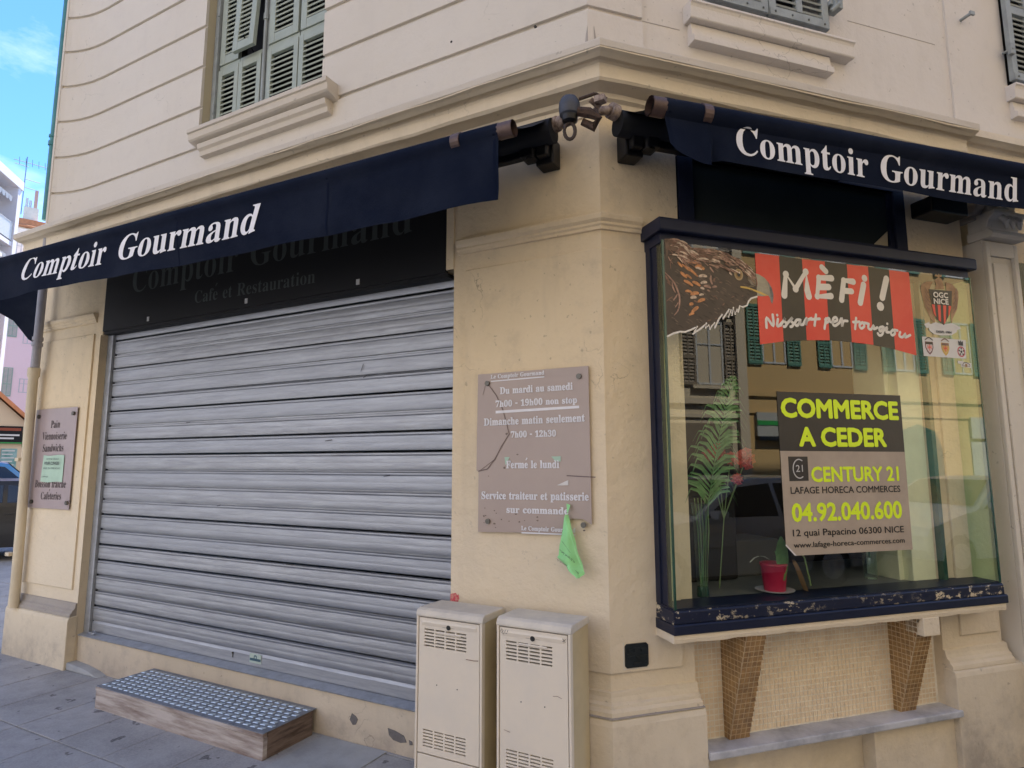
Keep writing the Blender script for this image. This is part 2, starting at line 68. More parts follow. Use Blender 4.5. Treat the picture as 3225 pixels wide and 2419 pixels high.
GLY="C468:257 -11,213 -7,174 3,137 20,105 43,78 71,56 104,39 142,29 184,26 228,30 273,39 314,56 351,79 384,106 412,139 435,176 452,216 462,259 465,292 463,328 454,367 440,388 435,402 439,413 449,419 465,437 465,437 308,420 308,403 347,381 380,356 407,328 427,298 439,265 443,212 430,174 389,151 321,144 226,152 138,177 74,219 36,278 24,305 26,331 33,358 45,383 61,407 81,428 106,447 89,409 45,365 14,314 -5|G508:268 -10,222 -7,179 3,141 19,108 42,80 70,57 103,41 141,31 183,28 229,31 274,41 315,57 352,80 385,107 413,139 435,176 452,215 462,257 465,293 463,330 454,369 441,388 436,398 438,406 443,419 465,437 465,437 308,420 308,409 334,397 357,382 379,366 397,348 413,329 426,309 436,288 441,267 443,214 430,176 389,153 322,146 228,148 178,154 135,165 98,180 67,206 37,238 19,275 13,298 14,316 19,328 27,336 39,341 53,343 71,343 128,341 146,337 161,329 170,317 176,299 180,275 182,275 198,500 198,500 182,481 180,466 177,457 171,451 161,447 147,446 128,446 29,402 12,357 0,313 -8|D496:20 0,20 17,39 19,53 23,63 30,69 39,73 54,74 75,74 374,72 397,68 415,61 426,50 433,35 437,15 439,15 455,222 455,278 452,328 441,370 422,405 396,433 364,452 325,464 279,468 228,453 128,408 57,333 14,228 0;222 24,262 30,295 47,319 75,333 104,343 139,349 181,351 229,343 318,319 382,279 420,223 433,202 431,190 423,184 409,182 385,182 72,184 48,190 34,202 27|S390:43 -11,43 158,62 158,75 113,91 77,111 50,136 30,164 19,197 15,220 17,241 24,257 36,269 51,276 69,279 89,273 117,255 140,225 160,163 191,127 210,99 231,77 253,62 276,53 302,50 332,52 358,57 381,67 403,80 421,96 437,115 449,136 459,160 464,185 466,229 461,282 448,291 446,300 445,313 450,320 466,339 466,339 319,322 319,315 343,305 365,293 385,280 402,265 417,248 429,231 438,213 443,194 445,173 443,155 437,140 426,128 413,122 398,120 380,121 364,127 349,137 336,151 325,168 314,189 303,253 273,279 260,300 247,317 233,331 219,342 204,350 188,355 171,358 153,359 133,357 106,350 80,339 58,323 38,304 21,281 8,254 -2,225 -8,192 -10,158 -8,126 1,98 9,85 12,75 11,69 7,61 -11|F404:15 0,15 17,36 20,52 26,62 34,69 45,73 62,75 84,75 375,73 396,69 412,61 423,50 430,35 435,14 439,14 455,394 455,394 320,377 320,372 345,365 367,355 385,343 400,328 412,310 420,288 426,261 430,230 431,200 429,191 427,186 421,182 398,182 247,190 247,217 250,239 257,256 270,269 289,278 314,284 347,302 347,302 118,285 118,279 154,269 181,257 200,239 213,217 221,189 224,182 224,182 81,183 59,188 43,196 31,210 24,222 20,238 18,257 17,257 0|P418:15 0,15 17,36 20,52 24,62 32,69 43,73 59,75 81,75 379,73 398,69 413,62 424,51 431,36 436,16 439,16 455,214 455,265 454,306 449,336 440,357 429,375 415,390 398,400 378,407 356,409 332,404 296,390 266,367 240,334 221,292 209,242 206,182 206,182 81,183 59,187 43,194 32,205 24,221 20,242 17,242 0;182 230,201 230,231 232,255 240,272 253,283 271,290 297,292 329,290 361,285 387,275 406,261 420,241 428,216 431,199 429,189 424,184 414,182 398|V428:212 -13,44 381,22 420,14 429,1 435,-14 439,-14 455,211 455,211 439,192 438,177 436,166 432,156 423,152 410,161 378,259 143,348 377,355 409,351 423,342 432,331 435,317 438,299 439,299 455,442 455,442 439,423 436,408 427,400 418,391 403,382 383,230 -13|B443:16 0,16 17,36 20,52 25,62 32,69 44,73 60,75 82,75 369,74 386,72 401,69 412,62 425,51 433,36 437,15 439,15 455,220 455,297 449,352 429,385 396,396 351,389 313,369 283,335 261,287 247,344 231,385 206,410 173,418 132,413 93,397 61,371 35,335 15,291 4,238 0;182 252,188 252,220 254,245 261,263 272,275 290,282 314,285 345,283 373,278 395,269 412,257 424,239 431,216 434,198 432,188 425,183 412,182 391;222 24,248 27,268 35,283 49,293 69,299 95,301 128,298 162,290 188,277 208,258 221,231 228,197 231,182 231,182 65,184 46,190 33,202 26|L426:15 0,15 17,36 20,52 24,62 32,69 43,73 59,75 81,75 379,73 399,69 414,62 425,51 432,36 436,16 439,16 455,250 455,250 439,233 438,219 436,208 434,196 427,188 416,183 401,182 379,182 83,185 47,191 37,200 31,234 28,264 29,291 33,315 40,335 49,354 63,370 80,384 100,397 125,409 154,427 154,402 0|R473:15 0,15 17,36 20,52 24,62 32,69 43,73 59,75 81,75 379,73 398,69 413,62 424,51 431,36 436,16 439,16 455,217 455,264 453,305 448,339 439,367 426,395 403,412 372,417 334,411 296,392 265,360 241,315 224,432 50,452 26,463 19,478 17,480 17,480 0,338 0,201 212,182 212,182 81,183 59,187 43,194 32,205 24,221 20,242 17,242 0;182 234,203 234,235 236,261 245,280 258,293 278,301 304,304 336,295 389,268 421,224 431,202 429,190 422,184 409,182 385|a344:255 -10,226 -5,208 10,200 35,168 11,133 -4,95 -9,74 -6,55 0,40 11,29 26,22 43,20 63,25 91,39 115,63 136,98 155,143 173,199 190,199 241,197 258,193 272,187 282,177 290,164 294,148 296,123 293,109 286,104 274,113 257,121 243,123 231,120 215,110 202,95 194,77 191,59 194,45 203,36 218,33 236,35 252,40 266,49 278,62 290,77 300,95 308,115 314,137 317,162 318,205 315,239 307,263 292,280 271,290 244,293 210,293 62,295 40,298 36,304 34,320 42,329 28,306 7,281 -6;151 34,174 41,187 50,199 63,199 169,154 151,127 123,118 84,122 56,133 39|b361:43 -11,43 388,42 407,40 420,37 428,26 436,8 439,8 455,138 455,138 279,162 301,190 314,221 318,244 316,265 310,284 299,301 284,315 266,326 245,335 221,340 195,342 166,340 133,333 103,323 75,308 51,291 30,270 13,246 0,220 -8,192 -10,162 -6,133 7,105 28,53 -11;183 14,204 18,220 30,232 49,239 77,244 114,245 160,244 197,239 228,231 251,220 267,204 277,184 280,169 277,155 270,144 257,138 242,138 69,143 38,158 20|c293:156 -10,131 -8,108 -1,87 11,67 26,51 45,38 68,28 93,21 120,19 150,22 181,29 210,40 237,55 260,74 280,96 297,120 309,146 317,175 319,204 317,230 310,250 298,265 283,274 265,277 245,275 228,266 215,253 207,236 204,214 209,201 225,196 251,197 261,197 271,190 290,169 297,138 285,118 248,112 187,115 142,123 105,137 76,156 55,178 42,204 38,227 42,250 53,271 72,285 60,248 21,205 -2|d370:140 -10,117 -8,97 -1,78 10,61 26,47 44,35 66,26 91,21 118,19 147,21 180,27 210,36 237,48 261,63 281,81 297,101 309,123 316,146 318,175 314,201 301,223 280,223 401,220 419,212 430,198 437,176 439,176 455,319 455,319 75,320 54,325 41,335 32,353 28,353 11,315 8,271 1,223 -10,223 39,201 12,173 -5;171 28,187 31,202 41,211 51,218 62,223 76,223 242,217 257,206 270,191 278,174 281,155 277,141 267,130 250,123 225,119 193,118 153,119 115,123 83,130 58,140 42,153 32|e301:154 -10,129 -8,106 -1,85 10,66 26,50 45,37 69,27 95,21 125,19 157,21 187,28 215,38 240,51 263,68 282,87 298,109 309,132 316,157 318,193 314,224 301,249 280,268 251,279 216,283 173,283 166,117 166,127 97,154 56,199 42,225 47,248 62,270 86,285 73,258 36,228 11,193 -5;116 192,201 192,201 215,201 241,198 261,193 277,181 292,161 297,136 286,121 255,116 203|f214:15 0,15 16,40 22,46 27,50 35,52 73,52 277,16 277,16 310,52 310,52 353,56 386,67 413,85 436,109 452,139 461,174 465,200 463,222 456,240 446,253 432,261 417,263 400,260 381,252 367,239 358,224 355,208 358,195 365,187 376,185 391,187 405,193 420,196 426,197 433,193 441,180 443,163 440,153 430,150 419,148 406,148 390,148 310,203 310,203 277,148 277,148 65,149 47,152 34,158 26,167 20,181 17,199 16,199 0|g327:146 -140,106 -138,73 -132,48 -122,29 -108,18 -92,14 -75,20 -54,38 -38,69 -26,44 -10,29 9,24 30,26 46,32 61,42 74,57 86,77 98,102 110,58 135,31 169,22 212,24 232,30 251,40 268,53 282,69 295,88 305,109 312,132 317,157 318,183 317,208 312,233 304,317 304,317 268,268 268,281 248,289 226,291 203,290 185,285 167,276 151,264 137,250 125,234 116,215 108,194 104,172 103,157 103,142 104,126 102,112 94,104 84,101 71,105 59,119 51,141 49,175 49,208 48,236 45,259 40,277 33,292 24,303 13,310 -1,314 -18,316 -37,311 -67,296 -92,272 -113,239 -128,197 -137;157 124,178 130,190 146,195 163,198 184,199 211,198 238,195 260,190 276,178 292,157 297,137 292,124 276,118 260,115 238,114 211,115 184,118 163,124 146,137 130;161 -116,218 -111,252 -94,263 -66,260 -51,249 -41,238 -37,223 -35,205 -34,97 -34,84 -45,76 -58,73 -73,79 -89,95 -103,111 -111,133 -115|h381:18 0,18 16,35 19,45 26,51 37,52 56,52 399,51 417,46 429,36 437,19 440,19 455,148 455,148 267,175 295,207 313,243 318,292 306,321 271,330 212,330 56,332 38,337 26,347 19,363 16,363 0,202 0,202 16,207 16,223 21,232 34,235 56,235 217,234 234,232 247,229 258,219 268,203 271,183 267,164 255,148 235,148 56,149 38,154 26,164 19,180 16,180 0|i198:101 362,81 366,65 376,54 393,50 412,54 432,65 449,81 460,101 463,120 460,137 449,147 432,151 412,147 393,136 376,120 366;18 0,18 16,35 19,45 26,51 37,52 56,52 252,51 272,47 285,37 291,20 293,21 310,148 310,148 56,150 38,154 26,164 19,180 16,180 0|j210:106 363,86 367,70 378,59 394,56 414,59 434,71 450,87 461,106 465,126 461,142 450,153 434,157 414,153 394,142 378,126 367;36 -140,19 -139,4 -136,-11 -131,-24 -124,-35 -115,-44 -105,-53 -88,-56 -70,-53 -53,-45 -40,-32 -32,-15 -29,2 -31,15 -39,23 -51,26 -66,24 -76,19 -87,11 -103,16 -113,31 -117,49 -113,58 -100,61 -87,63 -72,64 -54,64 250,62 271,56 284,43 291,22 294,22 310,159 310,159 -21,156 -58,145 -87,127 -110,102 -127,72 -137|k359:17 0,17 16,35 19,45 26,51 38,52 56,52 398,51 417,47 429,38 436,20 439,21 455,148 455,148 169,227 248,240 264,244 278,235 290,209 293,206 293,206 310,345 310,345 293,320 289,297 278,275 260,222 209,346 34,360 21,376 16,376 0,211 0,211 16,217 16,234 20,239 32,232 49,163 147,148 134,148 56,149 38,154 26,164 19,180 16,180 0|l199:18 0,18 16,35 19,45 26,51 37,52 56,52 398,51 417,47 429,38 436,20 439,20 455,148 455,148 56,150 38,154 26,164 19,180 16,180 0|m554:18 0,18 16,35 19,45 26,51 37,52 56,52 253,51 271,46 284,36 291,19 294,19 310,146 310,146 265,173 294,204 312,237 318,277 312,305 293,320 261,348 293,381 312,418 318,465 306,494 271,504 212,504 56,505 38,510 26,520 19,536 16,536 0,377 0,377 16,393 19,403 26,408 38,410 56,410 217,409 234,407 247,404 258,394 268,377 271,358 268,341 256,324 237,324 56,326 38,331 26,340 19,356 16,356 0,199 0,199 16,215 19,225 26,230 38,232 56,232 217,231 233,229 247,226 258,216 268,199 271,180 267,162 255,146 235,146 56,148 38,152 27,162 19,177 16,177 0|n381:18 0,18 16,35 19,45 26,51 37,52 56,52 253,51 271,46 284,36 291,19 294,19 310,148 310,148 267,175 296,207 313,243 318,292 306,321 271,330 212,330 56,332 38,337 26,347 19,363 16,363 0,202 0,202 16,207 16,223 21,232 34,235 56,235 217,234 234,232 247,229 258,219 268,203 271,183 267,164 255,148 235,148 56,149 38,154 26,164 19,180 16,180 0|o336:169 -10,140 -8,114 -1,90 11,69 27,52 47,38 70,27 96,21 124,19 154,21 184,27 213,38 239,52 262,69 281,90 297,114 309,140 316,168 318,196 316,222 309,245 298,266 282,283 263,298 240,308 214,315 185,317 154,315 123,308 94,298 69,284 46,266 26,245 11,222 -1,197 -8;169 11,186 14,199 24,209 39,212 50,215 64,217 81,220 154,218 206,214 245,208 271,198 286,185 296,169 299,151 296,138 286,128 271,122 245,118 206,117 154,120 82,122 64,125 50,128 39,138 24,152 14|p371:17 -139,17 -124,31 -122,40 -117,47 -110,50 -101,52 -64,52 243,52 261,50 275,46 283,37 291,19 295,19 310,143 310,143 263,166 294,195 313,230 319,253 317,274 310,293 298,309 283,323 264,335 241,343 216,348 189,350 160,348 128,343 99,334 72,323 48,308 28,291 12,272 0,250 -8,227 -10,196 -5,170 9,148 32,148 -58,152 -99,158 -110,167 -118,197 -123,197 -139;195 28,214 32,229 42,239 59,247 84,251 116,253 154,251 192,247 223,241 248,232 265,218 275,199 278,179 273,162 259,148 235,148 69,160 46,176 33|q364:175 -139,175 -123,192 -121,205 -118,214 -114,221 -102,224 -83,224 29,200 8,173 -5,142 -9,119 -7,98 -1,79 10,62 25,47 43,36 64,27 88,22 115,20 144,22 176,29 207,40 234,54 259,72 280,93 297,117 309,142 317,170 319,200 315,229 302,257 281,309 320,320 320,320 -83,321 -102,326 -113,337 -120,354 -123,354 -139;179 30,194 32,208 40,218 52,224 67,224 241,219 271,204 289,179 295,159 291,143 280,131 261,123 234,118 199,117 156,118 117,123 85,131 60,142 43,158 33|r287:18 0,18 16,35 19,45 26,51 37,52 56,52 252,51 273,46 285,37 291,20 293,21 310,146 310,146 252,158 272,172 288,187 301,203 311,218 316,233 318,250 317,264 312,275 304,283 293,288 281,289 266,287 248,278 234,265 225,248 222,233 224,222 231,207 250,199 257,189 260,175 255,162 241,155 228,151 211,149 192,149 56,152 37,159 25,173 19,197 16,197 0|s288:151 -10,132 -8,110 -3,87 6,73 9,60 4,51 -9,36 -9,36 105,53 105,61 79,72 57,87 39,103 26,121 17,140 15,156 16,168 20,179 27,189 40,192 58,188 76,176 92,156 105,107 130,85 142,68 155,54 169,45 185,39 202,37 220,40 247,49 270,65 291,86 306,111 316,141 319,166 316,199 308,206 306,213 305,223 308,230 319,244 319,244 222,228 222,220 244,209 262,196 277,182 288,166 294,149 296,130 294,116 286,108 274,105 259,107 244,115 232,128 222,146 212,191 189,212 178,229 165,241 151,250 136,255 117,257 95,254 65,244 39,228 18,206 2,181 -7|t228:124 -9,99 -7,80 -1,66 10,56 26,50 46,48 71,48 279,20 279,20 300,88 369,105 389,118 407,129 424,144 424,144 310,208 310,208 279,144 279,144 82,146 64,149 51,157 43,168 40,183 44,195 56,206 75,222 66,198 24,165 -1|u375:131 -10,103 -7,81 2,65 17,54 38,48 65,46 97,46 248,44 268,39 282,29 291,11 294,11 310,142 310,142 74,144 58,151 46,162 38,177 36,196 39,213 49,228 66,228 248,226 269,221 283,209 291,189 294,189 310,324 310,324 70,326 51,331 39,342 33,360 30,360 13,321 10,277 3,228 -10,228 40,216 26,202 13,186 3,169 -4,150 -9|v306:142 -10,38 248,22 281,12 290,-3 293,-3 310,164 310,164 294,156 294,136 290,129 276,130 268,185 122,236 253,241 272,237 284,224 292,203 294,203 310,305 310,305 295,289 289,278 279,260 243,160 -10|w435:122 -10,17 265,6 284,-1 290,-11 293,-11 310,138 310,138 293,120 289,116 284,114 276,116 266,120 253,167 127,211 235,201 266,190 288,181 293,168 295,168 310,323 310,323 293,302 288,296 276,296 269,298 262,336 141,382 256,387 275,385 283,380 289,356 295,356 310,445 310,445 295,433 292,425 284,412 258,304 -10,289 -10,223 197,140 -10|x319:5 0,5 15,24 23,44 37,62 56,123 136,43 263,31 279,18 289,4 293,4 310,169 310,169 294,147 291,140 280,149 260,183 206,224 257,232 268,234 279,232 286,227 290,201 294,201 310,311 310,311 296,292 289,273 275,254 254,198 184,291 36,303 21,310 17,319 15,319 0,155 0,155 16,178 19,184 24,185 30,182 43,173 59,138 114,97 61,88 46,85 34,92 20,114 15,118 15,118 0|y300:52 -140,36 -139,22 -133,10 -125,1 -113,-5 -100,-7 -84,-4 -67,5 -53,18 -43,36 -40,51 -42,64 -49,72 -61,75 -76,74 -81,74 -87,77 -96,86 -99,99 -92,114 -74,129 -44,140 -5,36 251,25 275,15 287,8 292,-3 293,-5 293,-5 310,162 310,162 293,136 289,130 284,128 275,130 267,133 257,185 119,230 241,236 260,238 274,236 284,229 289,203 293,203 310,300 310,300 293,287 290,277 281,259 242,162 -24,151 -53,140 -77,129 -96,118 -111,107 -122,95 -131,83 -136,68 -139|z293:13 0,13 14,168 287,128 287,106 286,87 280,72 272,61 258,51 240,44 216,26 216,32 310,275 310,275 291,126 25,152 25,181 27,205 33,223 44,237 59,249 80,260 107,276 107,268 0|0375:188 -7,150 -3,118 7,91 24,69 48,51 76,39 111,30 150,25 193,23 241,25 289,30 332,39 371,51 405,69 433,91 456,118 473,150 483,189 486,225 483,257 473,283 456,305 433,322 405,336 370,345 331,351 288,353 240,351 193,345 150,336 110,322 76,305 47,283 24,256 7,225 -3;188 37,210 43,227 61,237 91,242 120,246 155,248 195,248 240,247 300,243 349,237 390,227 419,211 437,189 443,166 437,150 419,139 390,132 349,128 300,127 240,128 195,130 155,134 120,139 91,150 61,166 43|1375:65 0,65 36,120 36,135 38,146 45,152 58,154 79,154 416,108 365,94 355,81 348,67 346,52 349,40 359,31 375,28 396,74 412,91 420,111 432,132 447,179 482,254 482,254 79,256 61,261 47,271 38,288 36,343 36,343 0|2375:24 0,24 69,123 171,148 198,170 223,187 245,200 266,210 287,218 307,222 327,225 349,226 371,225 395,220 413,212 427,202 437,189 443,174 445,153 442,137 432,126 416,118 393,114 364,112 329,88 331,68 336,50 344,37 357,29 374,26 396,28 411,34 426,43 441,55 454,72 465,92 474,116 481,143 485,174 486,220 483,258 473,288 456,310 434,323 407,328 375,327 359,324 344,319 329,313 314,303 298,291 281,238 220,154 138,87 74,244 74,263 77,279 86,292 101,300 120,305 141,345 141,341 0|3375:163 -7,132 -5,104 -2,81 5,62 13,46 23,34 35,26 47,20 60,19 74,21 90,26 103,36 113,48 120,61 125,76 126,78 100,86 79,99 62,116 50,135 43,158 40,173 41,187 44,199 49,211 56,221 66,230 79,236 95,240 115,241 139,238 163,229 184,214 202,194 216,168 224,137 227,95 227,95 269,140 269,166 272,188 281,204 296,216 316,223 340,225 367,223 390,219 409,211 424,200 436,186 443,169 445,148 441,133 430,125 419,120 406,116 391,111 341,86 343,64 348,47 356,34 367,27 382,24 401,28 423,41 444,62 461,91 475,128 483,173 486,217 483,255 474,286 458,309 436,323 409,328 377,324 348,315 323,298 301,277 283,253 267,225 256,243 252,261 246,279 238,297 228,312 216,326 201,336 184,342 163,345 138,343 112,338 90,329 70,318 52,304 37,288 25,271 15,251 7,230 1,209 -3,186 -6|4375:121 0,121 36,140 36,161 38,179 44,188 52,193 65,195 84,195 125,9 125,9 166,199 480,293 480,293 169,363 169,363 125,293 125,293 84,295 65,300 52,309 44,327 38,348 36,357 36,357 0;56 169,195 169,195 287,196 351,199 416,189 394,174 366,158 338,146 319|5375:165 -7,133 -5,106 -1,84 5,66 14,51 24,40 35,33 48,28 61,27 75,31 95,42 109,53 116,66 120,81 121,82 102,88 83,97 66,111 52,123 46,137 42,154 40,169 41,183 45,195 50,207 58,217 69,226 83,232 101,236 122,237 148,234 178,226 203,213 223,195 236,173 244,146 247,103 243,71 235,40 247,62 480,316 480,319 357,281 357,275 380,267 399,258 404,244 406,105 406,94 281,126 288,168 291,216 287,258 276,293 256,319 228,335 192,340 148,338 120,333 96,324 75,312 56,299 40,282 27,265 16,246 8,226 1,205 -3,185 -6|6375:197 -7,165 -4,136 4,109 18,86 37,67 62,51 93,39 130,33 173,30 222,32 258,35 293,42 325,51 356,63 384,77 409,94 432,114 450,137 466,163 477,191 484,222 486,249 485,272 482,291 476,307 468,319 459,329 449,338 431,340 412,338 399,332 387,322 376,307 367,287 362,260 360,256 400,251 419,243 434,232 443,216 447,191 441,170 426,152 401,139 366,130 322,125 269,161 286,177 291,196 293,218 294,256 290,288 278,315 258,336 230,348 196,352 155,348 110,334 71,313 38,282 13,244 -2;199 38,215 41,228 49,239 64,248 85,253 113,255 148,253 181,247 208,238 228,226 242,211 250,193 253,174 251,154 243,137 232,125 221,128 162,135 116,147 81,162 57,179 42|7375:111 0,289 406,113 406,93 403,80 391,74 372,70 338,30 338,33 480,353 480,353 447,168 0|8375:183 -7,148 -5,118 1,91 11,69 24,51 39,38 57,28 78,22 99,20 122,23 150,32 173,47 193,67 211,91 227,119 242,94 259,74 276,57 296,45 316,38 339,36 364,37 385,42 404,50 423,62 441,79 456,99 469,125 478,156 484,191 486,235 483,271 471,299 453,318 429,330 401,334 369,332 344,324 322,310 305,292 289,270 274,244 260,280 240,309 220,330 199,344 177,352 153,355 127,350 88,335 55,310 29,276 9,234 -3;203 283,218 293,230 304,239 317,245 332,249 350,250 370,248 389,243 407,234 423,222 436,206 444,187 447,170 445,156 438,145 426,137 410,132 392,130 372,132 351,139 333,149 318,163 306,181 294;187 32,208 34,226 42,241 55,253 72,260 92,262 116,259 136,252 154,239 170,220 185,195 200,164 216,150 205,137 192,126 178,118 161,112 142,111 120,113 95,120 74,132 56,147 42,165 34|9375:152 -7,127 -5,106 -2,88 4,73 12,62 22,53 33,45 51,42 69,44 83,50 94,61 102,75 107,83 88,92 71,103 56,118 45,135 38,156 36,194 48,223 84,242 145,251 230,240 218,227 207,212 198,195 191,176 186,155 185,119 189,87 201,60 220,40 248,28 282,24 324,26 355,32 383,42 409,56 431,74 450,95 466,120 477,147 484,177 486,209 484,238 476,264 463,287 444,307 420,323 390,335 353,343 310,345 261,344 225,340 190,334 157,326 126,315 97,301 72,284 49,264 30,241 14,215 3,185 -4;184 233,199 234,212 239,224 245,235 255,243 265,251 278,248 330,242 372,231 403,217 424,201 437,181 441,164 438,149 429,137 413,128 391,123 362,121 328,128 275,149 244"
# ---------------------------------------------------------------- frames: (along, outward, up) -> world
def fL(s,d,z): return (-s,-d,z)                      # facade left of the corner, s runs away from the corner
def fR(t,d,z): return (Q*t+Q*d,Q*t-Q*d,z)            # facade right of the corner
VX,VY=(-.93155,.36361),(.36361,.93155)
def fV(a,b,z): return (CX+VY[0]*a+VX[0]*b, CY+VY[1]*a+VX[1]*b, z)   # far street seen past the left end
def fW(x,y,z): return (x,y,z)
# ---------------------------------------------------------------- materials
def newmat(name):
    m=bpy.data.materials.new(name); m.use_nodes=True
    return m,m.node_tree,m.node_tree.nodes['Principled BSDF']
def setp(b,**k):
    for a,v in k.items():
        if a in b.inputs: b.inputs[a].default_value=v
def rgb(c): return (c[0],c[1],c[2],1)
def noise(nt,scale,detail=4,rough=.55,stretch=None,obj=False):
    g=nt.nodes.new('ShaderNodeTexCoord') if obj else nt.nodes.new('ShaderNodeNewGeometry')
    n=nt.nodes.new('ShaderNodeTexNoise'); n.inputs['Scale'].default_value=scale; n.inputs['Detail'].default_value=detail; n.inputs['Roughness'].default_value=rough
    src=g.outputs['Object'] if obj else g.outputs['Position']
    if stretch:
        mm=nt.nodes.new('ShaderNodeMapping'); mm.inputs['Scale'].default_value=stretch; nt.links.new(src,mm.inputs[0]); src=mm.outputs[0]
    nt.links.new(src,n.inputs['Vector']); return n.outputs[0]
def ramp(nt,fac,p0,p1,c0=(0,0,0),c1=(1,1,1)):
    r=nt.nodes.new('ShaderNodeValToRGB'); e=r.color_ramp.elements; e[0].position=p0;e[1].position=p1;e[0].color=rgb(c0);e[1].color=rgb(c1)
    nt.links.new(fac,r.inputs[0]); return r.outputs[0]
def mix(nt,fac,a,b,mode='MIX'):
    m=nt.nodes.new('ShaderNodeMixRGB'); m.blend_type=mode
    for i,v in ((0,fac),(1,a),(2,b)):
        if isinstance(v,(int,float)): m.inputs[i].default_value=v
        elif isinstance(v,tuple): m.inputs[i].default_value=rgb(v)
        else: nt.links.new(v,m.inputs[i])
    return m.outputs[0]
def mul(nt,a,k):
    m=nt.nodes.new('ShaderNodeMath'); m.operation='MULTIPLY'; nt.links.new(a,m.inputs[0])
    if isinstance(k,(int,float)): m.inputs[1].default_value=k
    else: nt.links.new(k,m.inputs[1])
    return m.outputs[0]
def bump(nt,b,h,strength,dist=.01,prev=None):
    bn=nt.nodes.new('ShaderNodeBump'); bn.inputs['Strength'].default_value=strength; bn.inputs['Distance'].default_value=dist
    nt.links.new(h,bn.inputs['Height'])
    if prev is not None: nt.links.new(prev,bn.inputs['Normal'])
    nt.links.new(bn.outputs[0],b.inputs['Normal']); return bn.outputs[0]
def hband(nt,z0,z1):     # 1 below z0, 0 above z1 (serves the low dirt and the paler lower tone)
    g=nt.nodes.new('ShaderNodeNewGeometry'); s=nt.nodes.new('ShaderNodeSeparateXYZ'); nt.links.new(g.outputs['Position'],s.inputs[0])
    m=nt.nodes.new('ShaderNodeMapRange'); m.inputs[1].default_value=z0; m.inputs[2].default_value=z1; m.inputs[3].default_value=1; m.inputs[4].default_value=0
    nt.links.new(s.outputs[2],m.inputs[0]); return m.outputs[0]
def stucco(name,col,dirt,var=.35,crack=.5,relief=.5,low=None,streak=.0,pale=None):
    m,nt,b=newmat(name)
    big=ramp(nt,noise(nt,.9,6,.6),.35,.7)
    c=mix(nt,mul(nt,big,var),col,tuple(x*y for x,y in zip(col,(.86,.84,.80))))
    med=ramp(nt,noise(nt,7,6,.7),.52,.75)
    c=mix(nt,mul(nt,med,var*.55),c,dirt)
    st=ramp(nt,noise(nt,2.2,5,.65,(1.6,1.6,.22)),.55,.8)
    c=mix(nt,mul(nt,st,streak),c,dirt)
    # hairline cracks / trowel edges
    g=nt.nodes.new('ShaderNodeNewGeometry'); v=nt.nodes.new('ShaderNodeTexVoronoi'); v.feature='DISTANCE_TO_EDGE'; v.inputs['Scale'].default_value=2.3
    wn=nt.nodes.new('ShaderNodeTexNoise'); wn.inputs['Scale'].default_value=3; wn.inputs['Detail'].default_value=5; nt.links.new(g.outputs['Position'],wn.inputs['Vector'])
    ad=nt.nodes.new('ShaderNodeMixRGB'); ad.blend_type='ADD'; ad.inputs[0].default_value=.55; nt.links.new(g.outputs['Position'],ad.inputs[1]); nt.links.new(wn.outputs['Color'],ad.inputs[2])
    nt.links.new(ad.outputs[0],v.inputs['Vector'])
    ck=ramp(nt,v.outputs[0],.0,.006,(1,1,1),(0,0,0)); gate=ramp(nt,noise(nt,1.7,3),.58,.66)
    ckm=mul(nt,ck,gate)
    c=mix(nt,mul(nt,ckm,crack),c,tuple(x*.45 for x in dirt))
    pit=ramp(nt,noise(nt,31,2,.5),.715,.73); c=mix(nt,mul(nt,pit,.35),c,tuple(x*.5 for x in dirt))
    if pale is not None:
        z0,z1,pc,amt=pale; pm=mul(nt,hband(nt,z0,z1),amt); c=mix(nt,pm,c,pc)
    if low is not None:
        z0,z1,lc,amt=low
        lm=mul(nt,hband(nt,z0,z1),ramp(nt,noise(nt,3.5,7,.7),.35,.62)); c=mix(nt,mul(nt,lm,amt),c,lc)
    nt.links.new(c,b.inputs['Base Color']); setp(b,Roughness=.88)
    if 'Specular IOR Level' in b.inputs: b.inputs['Specular IOR Level'].default_value=.25
    n=bump(nt,b,noise(nt,2.6,6,.6),relief*.5,.03)
    n=bump(nt,b,noise(nt,26,5,.65),relief*.55,.006,n)
    n=bump(nt,b,ckm,-.5,.004,n)
    return m
def plain(name,col,rough=.6,metal=0,var=.15,scale=9,bumps=0,bscale=60,spec=.5,stretch=None,obj=False,col2=None,coat=0):
    m,nt,b=newmat(name)
    c2=col2 or tuple(x*.72 for x in col)
    c=mix(nt,mul(nt,ramp(nt,noise(nt,scale,5,.65,stretch,obj),.4,.68),min(1,var*2.5)),col,c2)
    nt.links.new(c,b.inputs['Base Color']); setp(b,Roughness=rough,Metallic=metal)
    if 'Specular IOR Level' in b.inputs: b.inputs['Specular IOR Level'].default_value=spec
    if coat and 'Coat Weight' in b.inputs: b.inputs['Coat Weight'].default_value=coat
    if bumps: bump(nt,b,noise(nt,bscale,4,.6,stretch,obj),bumps,.004)
    return m
UPPER=stucco('pinkish_grey_render',(.60,.555,.49),(.42,.39,.36),.35,.45,.8,streak=.22)
UPPERR=stucco('pinkish_grey_render_right',(.635,.59,.54),(.42,.39,.35),.35,.7,.9,streak=.22)
CORN=stucco('cornice_render',(.66,.585,.47),(.38,.34,.28),.5,.5,.7,streak=.45)
LOWER=stucco('cream_yellow_render',(.72,.60,.42),(.38,.32,.24),.6,.85,1.5,low=(.1,.75,(.40,.34,.27),.35),streak=.38,pale=(.9,1.9,(.70,.62,.49),.75))
PLINTH=stucco('worn_plinth_render',(.68,.60,.47),(.33,.28,.22),.6,.8,1.0,low=(.02,.35,(.33,.29,.25),.75),streak=.2)
